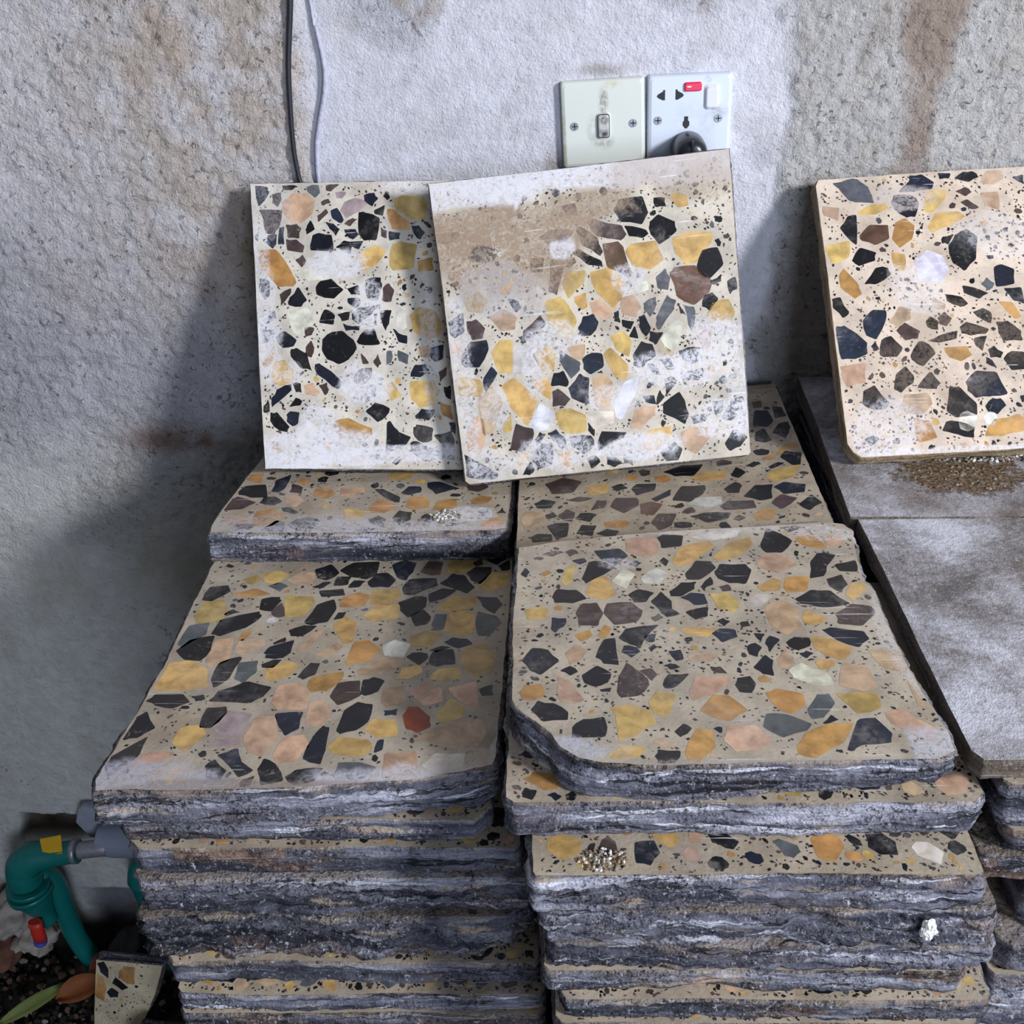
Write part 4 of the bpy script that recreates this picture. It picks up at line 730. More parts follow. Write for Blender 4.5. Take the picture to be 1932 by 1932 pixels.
def layer(xl, xr, yf, zt, zb, seed, side, label, group, top=M_TERR, rough=.0035, chips=None, cut=(.006, .006), back=.30, yr=None, tilt=(0, 0), strip=.05, terr=True, lev=11, flare=0.):
    rng = random.Random(seed); yr = yf if yr is None else yr; yb = yf+back
    if not terr: top = M_SIDE[side]
    j = lambda a=.002: rng.uniform(-a, a)
    O = [(xr+j(), yb+j()), (xl+j(), yb+j()), (xl+j(), yf+.12), (xl+j(.0015), yf+cut[0]), (xl+cut[0]*.9, yf+j(.001)), (xl+(xr-xl)*.3, yf+(yr-yf)*.3+j(.002)), (xl+(xr-xl)*.62, yf+(yr-yf)*.62+j(.002)), (xr-cut[1]*.9, yr+j(.001)), (xr+j(.001), yr+cut[1]), (xr+j(.0015), yr+.13)]
    ca = dict(big=520, mid=400, tiny=1100, region=(xl, min(yf, yr), xr, min(yf, yr)+strip)) if terr else None
    o = slab(SL, O, zt-zb, [top, M_SIDE[side] if isinstance(side, int) else side], z=zt, seed=seed, step=lambda c: .003 if c[1] < yf+.02 else (.006 if c[0] > XL+.05 and c[1] < yf+.2 else .012), lev=lev, rough=rough, chips=chips, chipargs=ca, bottom_tilt=tilt, flare=flare)
    return tag(o, label, 'tile', group)
GLf, GRf, GRc = 'terrazzo slabs in the left front stack', 'terrazzo slabs in the right front stack', 'slabs in the right-hand stack'
# left stack, below its top slab
layer(-.330, -.041, -.5795, .9163, .8939, 21, 2, 'slab with a smooth pale blue-grey edge, second from the top of the left front stack', GLf, rough=.0022, cut=(.008, .016))
layer(-.323, -.020, -.5865, .8939, .8663, 22, 1, 'slab with edge brown in its right half, third from the top, left front stack', GLf, rough=.0024, cut=(.010, .004))
layer(-.322, -.011, -.5896, .8663, .8240, 23, 0, 'thick slab with rough bluish grey edge, fourth from the top, left front stack', GLf, terr=False, rough=.0058, lev=15, tilt=(0, -.006), cut=(.006, .004))
layer(-.326, -.012, -.5915, .8240, .7788, 24, 3, 'thick jagged dark-edged slab, fifth from the top of the left front stack', GLf, terr=False, rough=.0070, lev=15, tilt=(0, -.006), cut=(.006, .022))
layer(-.315, -.006, -.5990, .7788, .7527, 25, 1, 'slab under the jagged one in the left front stack, with a cut-back left corner', GLf, rough=.003, cut=(.014, .005))
layer(-.304, -.002, -.6090, .7527, .7327, 26, 2, 'narrower slab low in the left front stack, ochre and black stones along its front rim', GLf, rough=.0028)
layer(-.303, -.003, -.612, .7327, .7089, 27, 3, 'dark-edged slab lowest in sight in the left front stack', GLf, rough=.003)
# right stack
layer(-.028, .298, -.6344, .9875, .9557, 31, 2, 'slab jutting out under the broken-cornered slab, an orange stone on its exposed left corner', GRf, rough=.0032, chips=CHIPS['RB'], cut=(.006, .010), lev=13, tilt=(0, -.001), back=.27)
layer(-.012, .291, -.6690, .9557, .9240, 32, 0, 'slab with a wide stony strip uncovered, third from the top, right front stack', GRf, rough=.0048, strip=.08, lev=13, cut=(.004, .004))
layer(-.006, .305, -.6700, .9240, .8905, 33, 0, 'rough dark grey slab, fourth from the top of the right front stack', GRf, terr=False, rough=.0055, lev=13, tilt=(0, -.003))
layer(.000, .308, -.6717, .8905, .8645, 34, 0, 'slab with fine grey bedding lines, fifth from the top of the right front stack', GRf, terr=False, rough=.0045, lev=13)
layer(-.005, .298, -.6730, .8645, .8451, 35, 1, 'brownish thin-edged slab, sixth from the top of the right front stack', GRf, rough=.003, cut=(.006, .012))
layer(.007, .312, -.6811, .8451, .8253, 36, 1, 'slab with black and orange stones along its rim, low in the right front stack', GRf, rough=.0028)
layer(.004, .305, -.6853, .8253, .8056, 37, 3, 'lowest slab in sight in the right front stack, muddy edge', GRf, rough=.003)

# right-hand stack: upside-down slabs on top
o = slab('upturned_tile', [(.60, -.3112), (.2846, -.3116), (.2850, -.40), (.2840, -.50), (.2847, -.6180), (.2910, -.6275), (.40, -.6260), (.60, -.6265)], .0190, [M_UNDER, M_BRN, M_UNDER], z=1.0194, seed=41, step=.003, lev=9, rough=.0012, edge=.0003)
tag(o, 'upside-down slab showing its whitish grey cement underside, on top of the right-hand stack in front', 'tile', GRc)
# its front lip
o = slab('upturned_tile', [(.60, .012), (.2950, .012), (.2895, -.1171), (.2830, -.2200), (.2785, -.3080), (.60, -.3125)], .024, [M_UNDER2, M_BRN, M_UNDER], z=1.02, seed=42, step=.004, lev=8, rough=.0012, edge=.0003)
tag(o, 'upside-down slab with a crumbled brown hollow, under the foot of the right leaning tile', 'tile', GRc)
layer(.306, .606, -.6314, 1.0007, .9601, 51, 2, 'slab with a pale cream and grey edge, second from the top of the right-hand stack', GRc, rough=.0028, lev=13)
layer(.316, .616, -.6338, .9601, .9380, 52, 1, 'pinkish brown edged slab, third from the top of the right-hand stack', GRc, rough=.003)
layer(.300, .600, -.6350, .9380, .9125, 53, 1, 'brown edged slab jutting further left, fourth from the top of the right-hand stack', GRc, rough=.004, terr=False)
layer(.340, .640, -.6500, .9125, .8700, 54, 0, 'set-back slab with a big yellow stone on its face, in the right-hand stack', GRc, rough=.004, strip=.08, cut=(.02, .005))
layer(.319, .619, -.6560, .8700, .8451, 55, 1, 'short brown slab with a hollow corner, sixth from the top of the right-hand stack', GRc, rough=.004, terr=False, cut=(.012, .005))
layer(.315, .615, -.6596, .8451, .8087, 56, 2, 'slab with white and blue-grey streaked edge, low in the right-hand stack', GRc, rough=.0035, lev=13)
layer(.313, .613, -.6620, .8087, .7750, 57, 0, 'lowest slab in sight in the right-hand stack, pitted grey edge', GRc, rough=.0035, terr=False)

# courses below the view, down to the ground, and the hidden back rows
def plain_course(xc, yc, z0, z1, n, label, group, seed):
    rng = random.Random(seed); t = (z1-z0)/n; first = None
    for k in range(n):
        if first is None:
            O = [(.15, .15), (-.15, .15), (-.15, -.15), (.15, -.15)]
            first = slab(SL, O, t, [M_TERR, M_SIDE[seed % 4]], seed=seed, step=.012, lev=5, rough=.002); o = first
        else: o = link(first.copy())
        o.location = (xc+rng.uniform(-.004, .004), yc+rng.uniform(-.003, .003), z0+t*(k+1)); tag(o, label, 'tile', group)
plain_course(-.152, -.462, 0, .7075, 22, 'slab in the lower courses of the left front stack', 'lower courses, left front stack', 61)
plain_course(.156, -.532, 0, .8042, 25, 'slab in the lower courses of the right front stack', 'lower courses, right front stack', 62)
plain_course(.466, -.510, 0, .7736, 24, 'slab in the lower courses of the right-hand stack', 'lower courses, right-hand stack', 63)
o = slab(SL, [(-.03, .012), (-.315, .012), (-.315, -.236), (-.03, -.236)], .034, [M_TERR, M_SIDE[3]], z=.9512, seed=67, step=.01, lev=5, rough=.002)
tag(o, 'slab buried in the back row under the blue-edged slab', 'tile', 'buried back row, left')
plain_course(-.178, -.128, 0, .9155, 28, 'slab buried in the back row under the blue-edged slab', 'buried back row, left', 64)
plain_course(.134, -.150, 0, .9630, 29, 'slab buried in the back row under the shaded slab', 'buried back row, middle', 65)
plain_course(.450, -.150, 0, .9945, 30, 'slab buried in the back row under the upside-down slab', 'buried back row, right', 66)

# ================================================================ LEANING TILES
def leaning(F, O, chips, mats, thick, seed, label, ca, rough=.0012, uvbox=(0, 0, .3, .305), edge=.0012):
    o = slab('terrazzo_tile', O, thick, mats, frame=F, seed=seed, step=.003, lev=8, rough=rough, chips=chips, chipargs=ca, uvbox=uvbox, edge=edge)
    return tag(o, label, 'tile', 'terrazzo tiles leaning on the wall')
leaning(((-.2921, -.1675, .9978), (.9986, .0233, .0468), (-.0520, .5343, .8437)),
    [(.300, .2900), (.150, .2980), (0.0, .3059), (.0005, .20), (0.0, .10), (0.001, .002), (.10, -.0045), (.20, -.0115), (.256, -.0145), (.262, .0050), (.300, .0060)],
    CHIPS['L1'], [M_L1, M_SIDE[2]], .022, 71, 'terrazzo tile dense with black stones, leaning at left, partly behind the tilted tile', dict(mid=420, tiny=2900))
leaning(((-.0802, -.1974, .995), (.9933, .0226, .1130), (-.1111, .4490, .8866)),
    [(.3018, .2997), (.15, .3025), (0.0, .3060), (.0010, .2), (0.0, .1), (.0002, .0040), (.0045, 0.0), (.15, -.0020), (.2870, -.0042), (.2900, -.0015), (.2960, .15)],
    CHIPS['L2'], [M_L2, M_SIDE[2]], .022, 72, 'tilted terrazzo tile leaning in front of the sockets, its top edge smeared with white plaster', dict(mid=400, tiny=3300))
leaning(((.2948, -.2233, 1.034), (.9984, .0560, -.0056), (-.0361, .7123, .7009)),
    [(.300, .3200), (.15, .3155), (.004, .3078), (.0003, .300), (.001, .2), (.0005, .1), (0.0, .016), (.005, .007), (.013, .0012), (.10, .003), (.2, .006), (.300, .009)],
    CHIPS['RT'], [M_RT, M_SAND], .020, 73, 'terrazzo tile with a sandy yellow side edge, leaning on the wall at far right', dict(mid=440, tiny=2900), rough=.0015)

# ================================================================ WALL FITTINGS
def rounded_rect(w, h, r, n=5):
    P = []
    for cx, cy, a0 in ((w/2-r, h/2-r, 0), (-w/2+r, h/2-r, 90), (-w/2+r, -h/2+r, 180), (w/2-r, -h/2+r, 270)):
        for i in range(n+1):
            a = math.radians(a0+90*i/n); P.append((cx+r*math.cos(a), cy+r*math.sin(a)))
    return P
def loft(name, rings, mat, parent=None, cap=(True, True), smooth=True):
    """rings: lists of 3-D points, first ring outermost/back"""
    n = len(rings[0]); V = [p for r in rings for p in r]; F = []
    for k in range(len(rings)-1):
        for i in range(n): j = (i+1) % n; F.append((k*n+i, k*n+j, (k+1)*n+j, (k+1)*n+i))
    if cap[0]: F.append(tuple(range(n))[::-1])
    if cap[1]: F.append(tuple(range((len(rings)-1)*n, len(rings)*n)))
    o = mesh_obj(name, V, F, [mat], None, parent, smooth)
    bm = bmesh.new(); bm.from_mesh(o.data); bmesh.ops.recalc_face_normals(bm, faces=bm.faces); bm.to_mesh(o.data); bm.free()
    for p in o.data.polygons: p.use_smooth = smooth and len(p.vertices) <= 4
    return o
def prism(name, P, y0, y1, mat, parent=None, bevel=0., smooth=False, off=(0, 0)):
    """outline P in (x,z), from y0 (back) to y1 (front, smaller y)"""
    rings = [[(x+off[0], y0, z+off[1]) for x, z in P], [(x+off[0], y1+bevel, z+off[1]) for x, z in P]]
    if bevel:
        s = [(x, z) for x, z in P]; mx = max(abs(x) for x, z in s); mz = max(abs(z) for x, z in s)
        rings.append([(x*(1-bevel*.35/mx)+off[0], y1+bevel*.3, z*(1-bevel*.35/mz)+off[1]) for x, z in s])
        rings.append([(x*(1-bevel*1.1/mx)+off[0], y1, z*(1-bevel*1.1/mz)+off[1]) for x, z in s])
    return loft(name, rings, mat, parent, smooth=smooth)
def circ(r, n=24): return [(r*math.cos(6.28318*i/n), r*math.sin(6.28318*i/n)) for i in range(n)]
def plastic(name, rgb, spots):
    n = NT(name); o = n.obj(); s = n.sep(o); col = n.mix(n.noise(o, 30, 4), tuple(x*.95 for x in lin(*rgb)), lin(*rgb)); big = n.noise(o, 160, 5, .7)
    for (cx, cz, rx, rz, c, st) in spots:
        du = n.math('DIVIDE', n.math('SUBTRACT', s[0], cx), rx); dv = n.math('DIVIDE', n.math('SUBTRACT', s[2], cz), rz)
        q = n.math('SQRT', n.math('ADD', n.math('MULTIPLY', du, du), n.math('MULTIPLY', dv, dv)))
        m = n.math('MULTIPLY', n.ss(q, .4, 1.25, 1., 0.), n.ss(big, .34, .62)); col = n.mix(n.math('MULTIPLY', m, st), col, lin(*c))
    return n.fin(col, .35, n.bump(big, .08, .001))
M_PL1 = plastic('cream_plastic', (216, 220, 212), [(0, .022, .006, .014, (92, 78, 56), .75), (0, -.018, .012, .008, (110, 100, 84), .5), (.01, .038, .012, .004, (196, 184, 140), .6), (-.041, -.02, .003, .04, (176, 160, 110), .6), (-.012, -.006, .006, .016, (150, 146, 132), .4)])
M_PL2 = plastic('white_plastic', (214, 222, 236), [(.030, .006, .010, .008, (130, 124, 118), .45), (.018, .038, .004, .004, (120, 110, 100), .5), (.0, .0, .02, .02, (190, 196, 206), .4), (.02, .0, .01, .02, (176, 176, 180), .3)])
M_SCREW = simple('screw_metal', (150, 152, 156), .35, .3, 300, .8)
M_DARK = simple('socket_dark', (24, 24, 28), .5)
M_BLACK = simple('black_plastic', (34, 36, 44), .3, .2, 60)
M_CABLE = simple('cable_black', (34, 36, 44), .45)
M_RED = NT('red_neon'); M_RED = M_RED.fin(lin(226, 24, 74), .2)
M_ROCK = plastic('grimy_rocker', (196, 194, 190), [(0, .004, .006, .005, (70, 62, 54), .9), (0, -.008, .006, .006, (40, 36, 34), .95)])
M_ROCK2 = plastic('white_rocker', (222, 222, 232), [(0.002, .003, .006, .006, (176, 166, 166), .6)])
M_GLINT = simple('glint_white', (250, 240, 244), .3)
def gang(name, cx, cz, ang, m, label, w=.0862):
    e = empty(name, (cx, .025, cz)); e.rotation_euler[1] = -ang; tag(e, label, 'switch' if 'switch' in name else 'socket')
    prism('plate', rounded_rect(w, .0862, .003), .004, -.0095, m, e, bevel=.0035)
    return e
def screw(e, x, z):
    s = prism('screw', circ(.0042), -.008, -.0102, M_SCREW, e, off=(x, z))
    prism('screw_slot', rounded_rect(.0060, .0010, .0002, 1), -.0100, -.01035, M_DARK, s, off=(x, z)); 
    prism('screw_slot', rounded_rect(.0010, .0060, .0002, 1), -.0100, -.01035, M_DARK, s, off=(x, z))
e = gang('light_switch', .0650, 1.3055, .045, M_PL1, 'yellowed white single light switch plate with a grimy rocker, left of the socket')
prism('rocker_frame', rounded_rect(.0150, .0265, .0035), -.008, -.0108, M_PL1, e, bevel=.001, off=(0, -.0020))
prism('rocker_gap', rounded_rect(.0128, .0240, .0028), -.0100, -.0112, M_DARK, e, off=(0, -.0020))
r = prism('rocker', rounded_rect(.0112, .0222, .0022), -.0100, -.0135, M_ROCK, e, bevel=.0015, off=(0, -.0020))
r['label'] = 'grimy dark-stained rocker'
screw(e, -.0300, -.0010); screw(e, .0306, -.0012)
e = gang('wall_socket', .1538, 1.3090, .026, M_PL2, 'white wall socket with a red neon lens, right of the light switch')
prism('rocker_frame', rounded_rect(.0160, .0250, .004), -.008, -.0106, M_PL2, e, bevel=.001, off=(.0222, .0205))
prism('rocker', rounded_rect(.0130, .0215, .003), -.0095, -.0128, M_ROCK2, e, bevel=.0015, off=(.0222, .0205))
nn = prism('neon_lens', rounded_rect(.0175, .0088, .002), -.008, -.0122, M_RED, e, bevel=.001, off=(.0025, .0315)); nn['label'] = 'red neon lens'
prism('neon_glint', rounded_rect(.0045, .0012, .0004, 1), -.0120, -.01235, M_GLINT, nn, off=(-.0015, .0318))  # white bar modelled as the glare on the lens
screw(e, -.0325, -.0005); screw(e, .0295, -.0008)
sl = [(-.005, 0), (-.0035, .0018), (.0015, .0045), (.0015, .0058), (.0035, .0058), (.0035, -.0042), (.0012, -.0042), (-.0035, -.0018)]
prism('pin_hole', sl, -.0090, -.00975, M_DARK, e, off=(-.0292, .0235)); prism('pin_hole', [(-x, z) for x, z in sl][::-1], -.0090, -.00975, M_DARK, e, off=(-.0115, .0235))
prism('pin_hole', [(-.0020, .006), (.0020, .006), (.0020, .002), (.0034, .0005), (.0034, -.003), (.0010, -.006), (-.0010, -.006), (-.0034, -.003), (-.0034, .0005), (-.0020, .002)], -.0090, -.00975, M_DARK, e, off=(-.0035, -.0035))
# black plug
e = empty('power_plug', (.1535, .0155, 1.2795)); tag(e, 'round black plug pushed into the white wall socket, half hidden by the tilted tile', 'plug')
rr = [(.0172, 0), (.0178, -.004), (.0176, -.020), (.0168, -.030), (.0140, -.0365), (.0090, -.0395), (.0030, -.0400)]
loft('plug_body', [[(r_*math.cos(6.28318*i/40), y, r_*math.sin(6.28318*i/40)) for i in range(40)] for r_, y in rr], M_BLACK, e)
rb = prism('grip_ridge', rounded_rect(.0022, .022, .0008, 2), -.030, -.0410, M_BLACK, e, off=(0, .004))

def tube(name, pts, rad, mat, parent=None, n=14, sub=8, cap=True):
    P = [Vector(p) for p in pts]; Q = []; R = []
    rads = rad if isinstance(rad, (list, tuple)) else [rad]*len(P)
    for i in range(len(P)-1):
        p0 = P[max(i-1, 0)]; p1 = P[i]; p2 = P[i+1]; p3 = P[min(i+2, len(P)-1)]
        for k in range(sub):
            t = k/sub; Q.append(.5*((2*p1)+(p2-p0)*t+(2*p0-5*p1+4*p2-p3)*t*t+(3*p1-p0-3*p2+p3)*t**3)); R.append(rads[i]*(1-t)+rads[i+1]*t)
    Q.append(P[-1]); R.append(rads[-1]); up_ = Vector((.13, -.9, .2)); rings = []
    for i, q in enumerate(Q):
        t = (Q[min(i+1, len(Q)-1)]-Q[max(i-1, 0)]).normalized(); a = t.cross(up_).normalized(); b = t.cross(a); up_ = -b if up_.dot(b) < 0 else b
        a = t.cross(up_).normalized()
        rings.append([tuple(q+(a*math.cos(6.28318*k/n)+up_*math.sin(6.28318*k/n))*R[i]) for k in range(n)])
    return loft(name, rings, mat, parent, cap=(cap, cap))
o = tube('black_cable', [(-.238, .0185, 1.62), (-.2445, .0185, 1.475), (-.2480, .0185, 1.4282), (-.2530, .0185, 1.395), (-.2575, .018, 1.362), (-.2603, .018, 1.320), (-.2613, .018, 1.284), (-.2595, .018, 1.258), (-.2570, .017, 1.242), (-.2540, .016, 1.20)], [.0032, .0032, .0032, .0030, .0028, .0026, .0025, .0025, .0025, .0025], M_CABLE)
tag(o, 'thin black cable hanging down the wall to the top of the left tile', 'cable')
M_PAINTED = simple('lavender_paint', (188, 188, 206), .9, .35, 160, bump=1.)
o = tube('painted_wire', [(-.236, .021, 1.62), (-.2285, .021, 1.428), (-.2245, .019, 1.400), (-.2205, .019, 1.370), (-.2215, .0185, 1.345), (-.2290, .019, 1.318), (-.2360, .0195, 1.290), (-.2385, .020, 1.265), (-.2390, .022, 1.24)], [.0014, .0014, .0018, .0026, .0030, .0028, .0028, .0024, .002], M_PAINTED)
tag(o, 'wire painted over in lavender white, running down the wall just right of the black cable', 'wire')

# ================================================================ PIPES AT THE FOOT OF THE WALL
M_GREEN = simple('green_pipe', (14, 110, 104), .35, .25, 30)
M_GREY = simple('grey_pipe', (128, 134, 150), .5, .12, 20)
M_NIP = simple('threaded_metal', (150, 150, 156), .4, .3, 200, .5)
M_YEL = simple('yellow_tag', (206, 160, 24), .5, .15, 60)
M_REDP = simple('red_handle', (206, 52, 36), .45)
M_BLUE = simple('blue_cap', (80, 92, 190), .45)
e = empty('green_pipework', (-.76, -.02, .0)); tag(e, 'green plastic water pipe with elbow and valve body at the foot of the wall', 'pipe')
def kid(o): o.matrix_parent_inverse = e.matrix_basis.inverted(); o.location = o.location; return o
e_loc = Vector(e.location)
def T(pts): return [tuple(Vector(p)-e_loc) for p in pts]
tube('elbow', T([(-.690, -.030, .297), (-.725, -.032, .292), (-.755, -.033, .288), (-.772, -.035, .276), (-.776, -.038, .258), (-.775, -.040, .240)]), [.0170, .0172, .0235, .0265, .0260, .0235], M_GREEN, e, n=24)
tube('coupling_ring', T([(-.775, -.040, .240), (-.775, -.040, .232)]), .0315, M_GREEN, e, n=28, sub=2)
tube('coupling_ring', T([(-.775, -.040, .229), (-.774, -.040, .220)]), .0335, M_GREEN, e, n=28, sub=2)
tube('valve_body', T([(-.774, -.040, .222), (-.770, -.040, .205), (-.764, -.040, .180), (-.760, -.042, .160)]), [.030, .025, .0145, .0135], M_GREEN, e, n=24)
tube('branch_pipe', T([(-.770, -.020, .245), (-.750, -.016, .215), (-.746, -.018, .160), (-.738, -.022, .100), (-.722, -.024, .045), (-.720, -.024, .005)]), [.017, .0165, .0155, .0155, .0155, .0155], M_GREEN, e, n=22)
tube('pipe_collar', T([(-.698, -.030, .2965), (-.690, -.030, .297)]), .0185, M_NIP, e, n=22, sub=2)
tube('threaded_nipple', T([(-.690, -.029, .297), (-.662, -.026, .2985), (-.650, -.024, .298)]), .0128, M_NIP, e, n=22)
o = tube('tap_handle', [(-.766, -.066, .188), (-.766, -.068, .150)], .0105, M_REDP, n=16, sub=3)
for v in o.data.vertices: v.co.y = -.067+(v.co.y+.067)*.7
tag(o, 'red plastic tap handle on the green valve at the foot of the wall', 'handle')
c = tube('handle_end', [(-.766, -.068, .150), (-.767, -.068, .144)], .0098, M_BLUE, o, n=16, sub=2); c['label'] = 'blue end cap'
# yellow sticker tag folded over the pipe
P = [(-.0165, .024), (.0150, .030), (.0150, .006), (-.0135, -.001)]
e2 = empty('yellow_tag', (-.722, -.052, .302)); tag(e2, 'folded yellow tag stuck on top of the green pipe', 'tag')
loft('tag_leaf', [[(x, .010+z*.35, z) for x, z in P], [(x, .0085+z*.35, z) for x, z in P]], M_YEL, e2, smooth=False)
P = [(-.0135, -.001), (.0155, .006), (.0150, -.010), (-.0105, -.018)]
loft('tag_leaf', [[(x, .010-(.006-z)*.05, z) for x, z in P], [(x, .0085-(.006-z)*.05, z) for x, z in P]], M_YEL, e2, smooth=False)
o = tube('grey_pipe', [(-.668, -.012, .304), (-.640, -.010, .298), (-.560, -.008, .296), (-.36, -.006, .296)], [.020, .0255, .0255, .0255], M_GREY, n=26)
tag(o, 'bluish grey pipe running along the wall behind the left stack', 'pipe')
M_CEM = simple('grey_cement', (142, 146, 156), .9, .2, 60, bump=.5)
o = slab('cement_patch', [(.06, .045), (-.035, .048), (-.045, .020), (-.030, -.010), (.01, -.022), (.07, -.020)], .022, [M_CEM, M_CEM], frame=((-.655, .002, .302), (1, 0, 0), (0, 0, 1)), seed=81, step=.005, lev=5, rough=.003)
tag(o, 'grey cement patch bedding the grey pipe into the wall', 'cement')
o = tube('green_pipe_fitting', [(-.598, -.005, .262), (-.604, -.010, .245), (-.606, -.012, .222), (-.606, -.012, .190), (-.600, -.012, .02)], [.016, .026, .030, .024, .016], M_GREEN, n=24)
tag(o, 'green round pipe fitting half hidden behind the left stack', 'pipe')

# ================================================================ THINGS ON THE GROUND
M_FR = terrazzo('terrazzo_fragment', [(.2, .1, .3, .2, lin(150, 140, 126), .4)], .2, base=(206, 190, 158))
o = slab('terrazzo_fragment', [(.100, .158), (-.002, .1645), (-.012, .08), (-.020, -.01), (.050, -.01), (.062, .06), (.085, .11)], .026, [M_FR, M_SIDE[1]], frame=((-.66, -.17, .012), (.9989, -.0445, .0156), (0, .3304, .9439)), seed=91, step=.003, lev=8, rough=.0015, chips=CHIPS['FR'], chipargs=dict(mid=60, tiny=300))
tag(o, 'broken piece of terrazzo standing on the ground, bottom left of the picture', 'tile fragment')
o = slab('cement_chunk', [(.062, .105), (-.020, .108), (-.050, .060), (-.066, -.008), (.078, -.008), (.074, .05)], .045, [M_CEM, M_SIDE[3]], frame=((-.572, -.236, .008), (.995, -.10, 0), (.03, .30, .953)), seed=92, step=.004, lev=8, rough=.004)
tag(o, 'blue-grey cement chunk standing between the terrazzo fragment and the left stack', 'rubble')

def stone(name, c, r, seed, mat, parent=None, sq=(1, 1, .7)):
    bm = bmesh.new(); bmesh.ops.create_icosphere(bm, subdivisions=4, radius=1); rng = random.Random(seed); k = rng.uniform(0, 99)
    for v in bm.verts:
        p = v.co; q = 1+.35*float(pn(p.x*1.3+k, p.y*1.3+p.z*1.7, seed))+.2*float(pn(p.x*3+k, p.z*3-p.y*2, seed+1))+.14*float(pn(p.x*8+k, p.z*8-p.y*7, seed+2))
        v.co = Vector((p.x*sq[0], p.y*sq[1], p.z*sq[2]))*q*r+Vector(c)
    me = bpy.data.meshes.new(name); bm.to_mesh(me); bm.free(); me.materials.append(mat)
    return link(bpy.data.objects.new(name, me), parent)
# mixed grit and clods that nobody could count
rng = random.Random(5); V = []; F = []; mi = []
ico = bmesh.new(); bmesh.ops.create_icosphere(ico, subdivisions=1, radius=1); iv = [v.co.copy() for v in ico.verts]; iff = [[v.index for v in f.verts] for f in ico.faces]; ico.free()
for k in range(3600):
    x = rng.uniform(-1.0, -.36); y = rng.uniform(-.33, .01); r = rng.uniform(.0015, .006)*(1.3 if y > -.05 else 1); z = -.002+r*.3+rng.uniform(0, .018)*(1 if y > -.08 else .3)
    if (-.70 < x < -.47 and -.30 < y < -.09) or (x+.735)**2+(y+.02)**2 < .001: continue
    a = len(V); s = [rng.uniform(.6, 1.3) for _ in range(3)]; m = rng.choice([0, 0, 0, 0, 0, 1, 1, 2])
    for p in iv: V.append((x+p.x*r*s[0]*rng.uniform(.8, 1.2), y+p.y*r*s[1]*rng.uniform(.8, 1.2), z+p.z*r*s[2]*rng.uniform(.8, 1.2)))
    for f in iff: F.append([a+i for i in f]); mi.append(m)
o = mesh_obj('gravel_and_dirt', V, F, [simple('dark_clod', (46, 42, 36), .9), simple('brown_clod', (112, 86, 66), .9), simple('pale_clod', (150, 142, 132), .9)], mi, None, False)
tag(o, 'dark damp gravel and dirt on the ground at the foot of the wall', 'gravel', kind='stuff')
for k, (c, r, col, lb) in enumerate([((-.842, -.005, .135), .042, (168, 156, 146), 'pale plaster lump at the foot of the wall, at the left picture edge'), ((-.812, -.004, .085), .034, (172, 162, 150), 'large pale plaster lump just below the red tap handle'), ((-.880, -.01, .055), .036, (120, 78, 62), 'reddish brick lump at the left picture edge below the plaster lump'), ((-.66, -.01, .07), .030, (70, 68, 66), 'dark grey stone in the corner right of the slanting green pipe')]):
    o = stone('plaster_lump' if k < 2 else ('brick_lump' if k == 2 else 'dark_stone'), c, r, 100+k, simple('lump%d' % k, col, .9, .3, 60, bump=.8)); o.data.polygons.foreach_set('use_smooth', [True]*len(o.data.polygons)); tag(o, lb, 'rubble')
def leaf(name, c, L, W, rz, curl, mat, label, tiltx=.2, stem=None):
    V = []; F = []; n = 9; m = 5
    for i in range(n):
        t = i/(n-1); wv = W*math.sin(math.pi*min(1, t*.96+.03))**.8
        for j in range(m):
            s = j/(m-1)*2-1; V.append((L*(t-.5), wv*s*.5, curl*(abs(s)**1.5)*W+curl*L*.3*math.sin(t*5)))
    for i in range(n-1):
        for j in range(m-1): a = i*m+j; F.append((a, a+1, a+m+1, a+m))
    o = mesh_obj(name, V, F, [mat]); sf = o.modifiers.new('t', 'SOLIDIFY'); sf.thickness = .0006
    o.location = c; o.rotation_euler = (tiltx, -.15, rz); return tag(o, label, 'leaf')
M_DL = simple('dry_leaf', (150, 84, 40), .7, .4, 60); M_DL2 = simple('rust_leaf', (120, 52, 34), .7, .4, 60); M_GL = simple('green_leaf', (124, 134, 66), .6, .3, 60)
leaf('dry_leaf', (-.722, -.075, .045), .075, .040, .5, .35, M_DL, 'curled orange-brown dead leaf left of the terrazzo fragment', .5)
leaf('dry_leaf', (-.690, -.055, .085), .045, .026, .9, .3, M_DL2, 'small rusty red dead leaf above the orange-brown one', .6)
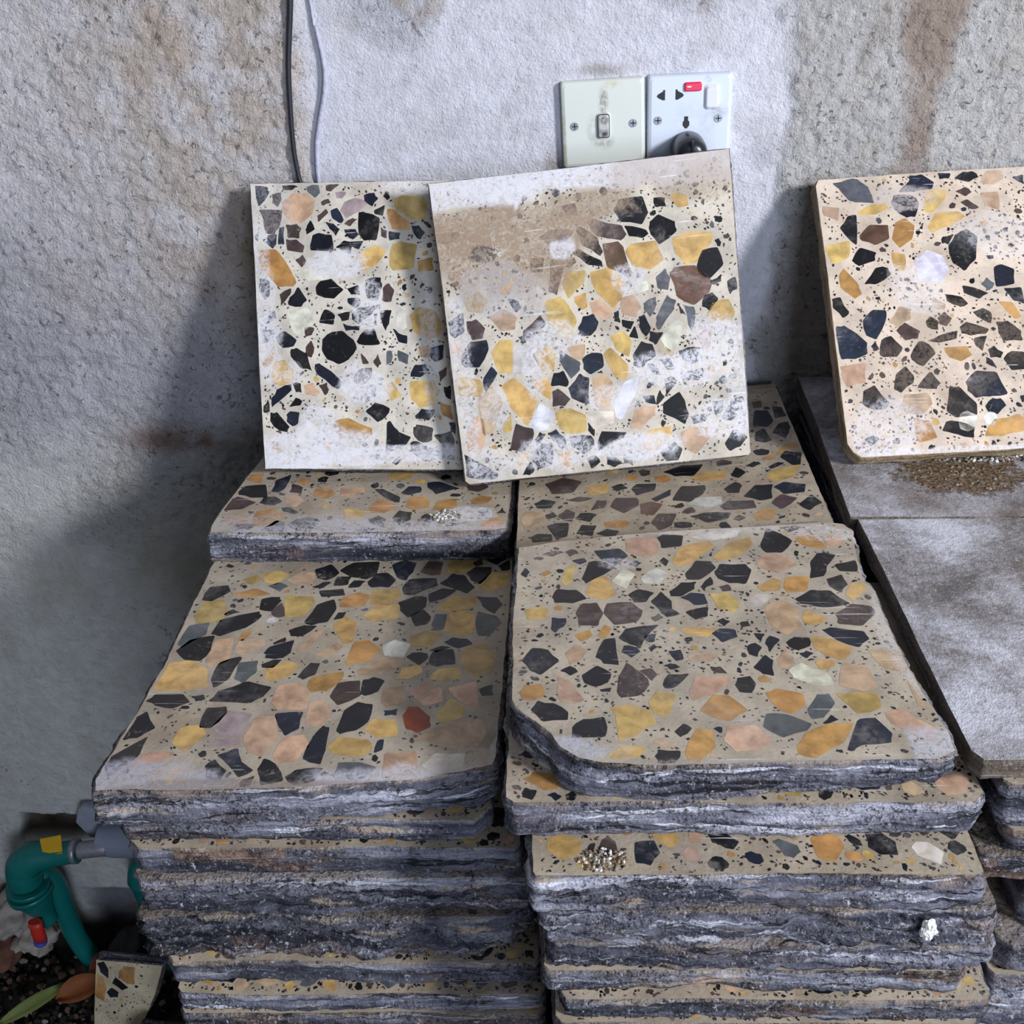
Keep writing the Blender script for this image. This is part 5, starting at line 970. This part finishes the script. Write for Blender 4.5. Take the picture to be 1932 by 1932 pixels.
leaf('green_leaf', (-.795, -.090, .032), .115, .022, .62, .25, M_GL, 'long yellowish green blade of leaf at the bottom left corner', .7)

# crumbs and flakes lying on the slabs
M_FL = simple('white_flake', (222, 220, 214), .8, .15, 200, bump=.5); M_MUD = simple('brown_crumb', (128, 104, 78), .95, .4, 200, bump=.9)
o = stone('plaster_flake', (.2575, -.6745, .9105), .0095, 7, M_FL, sq=(.55, .35, .95)); tag(o, 'white plaster flake stuck to the edge of the right front stack', 'flake')
def crumbs(name, cx, cy, rx, ry, z, n, ra, rb, mats, label, seed):
    rng = random.Random(seed); V = []; F = []; mi = []
    for k in range(n):
        a = rng.uniform(0, 6.28); q = rng.random()**.7; x = cx+rx*q*math.cos(a); y = cy+ry*q*math.sin(a); r = rng.uniform(ra, rb); b = len(V)
        for p in iv: V.append((x+p.x*r*rng.uniform(.7, 1.3), y+p.y*r*rng.uniform(.7, 1.3), z+r*.5+p.z*r*rng.uniform(.5, 1.)))
        m = rng.randrange(len(mats))
        for f in iff: F.append([b+i for i in f]); mi.append(m)
    o = mesh_obj(name, V, F, mats, mi, None, False); return tag(o, label, 'crumbs', kind='stuff')
M_MUD2 = simple('dark_crumb', (86, 70, 54), .95, .4, 200, bump=.9); M_GC = simple('grey_crumb', (140, 134, 128), .95, .3, 200)
crumbs('mud_crumbs', .402, -.228, .055, .034, 1.0188, 320, .0004, .0022, [M_MUD, M_MUD, M_MUD2, M_GC], 'brown crumbs in the hollow of the upside-down slab under the right tile', 3)
crumbs('cement_crumbs', .450, -.193, .075, .012, 1.0198, 380, .0005, .0024, [M_GC, M_GC, M_FL, M_MUD], 'grey cement crumbs along the foot of the right leaning tile', 4)
crumbs('lime_crumbs', -.098, -.243, .016, .014, .9860, 110, .0005, .0018, [M_FL, M_GC], 'whitish lime crumbs on the blue-edged slab', 5)
crumbs('brown_crumbs', .038, -.655, .018, .010, .9557, 220, .0004, .0016, [M_MUD, M_MUD, M_GC, M_FL], 'brown crumbs on the uncovered face strip in the right front stack', 6)
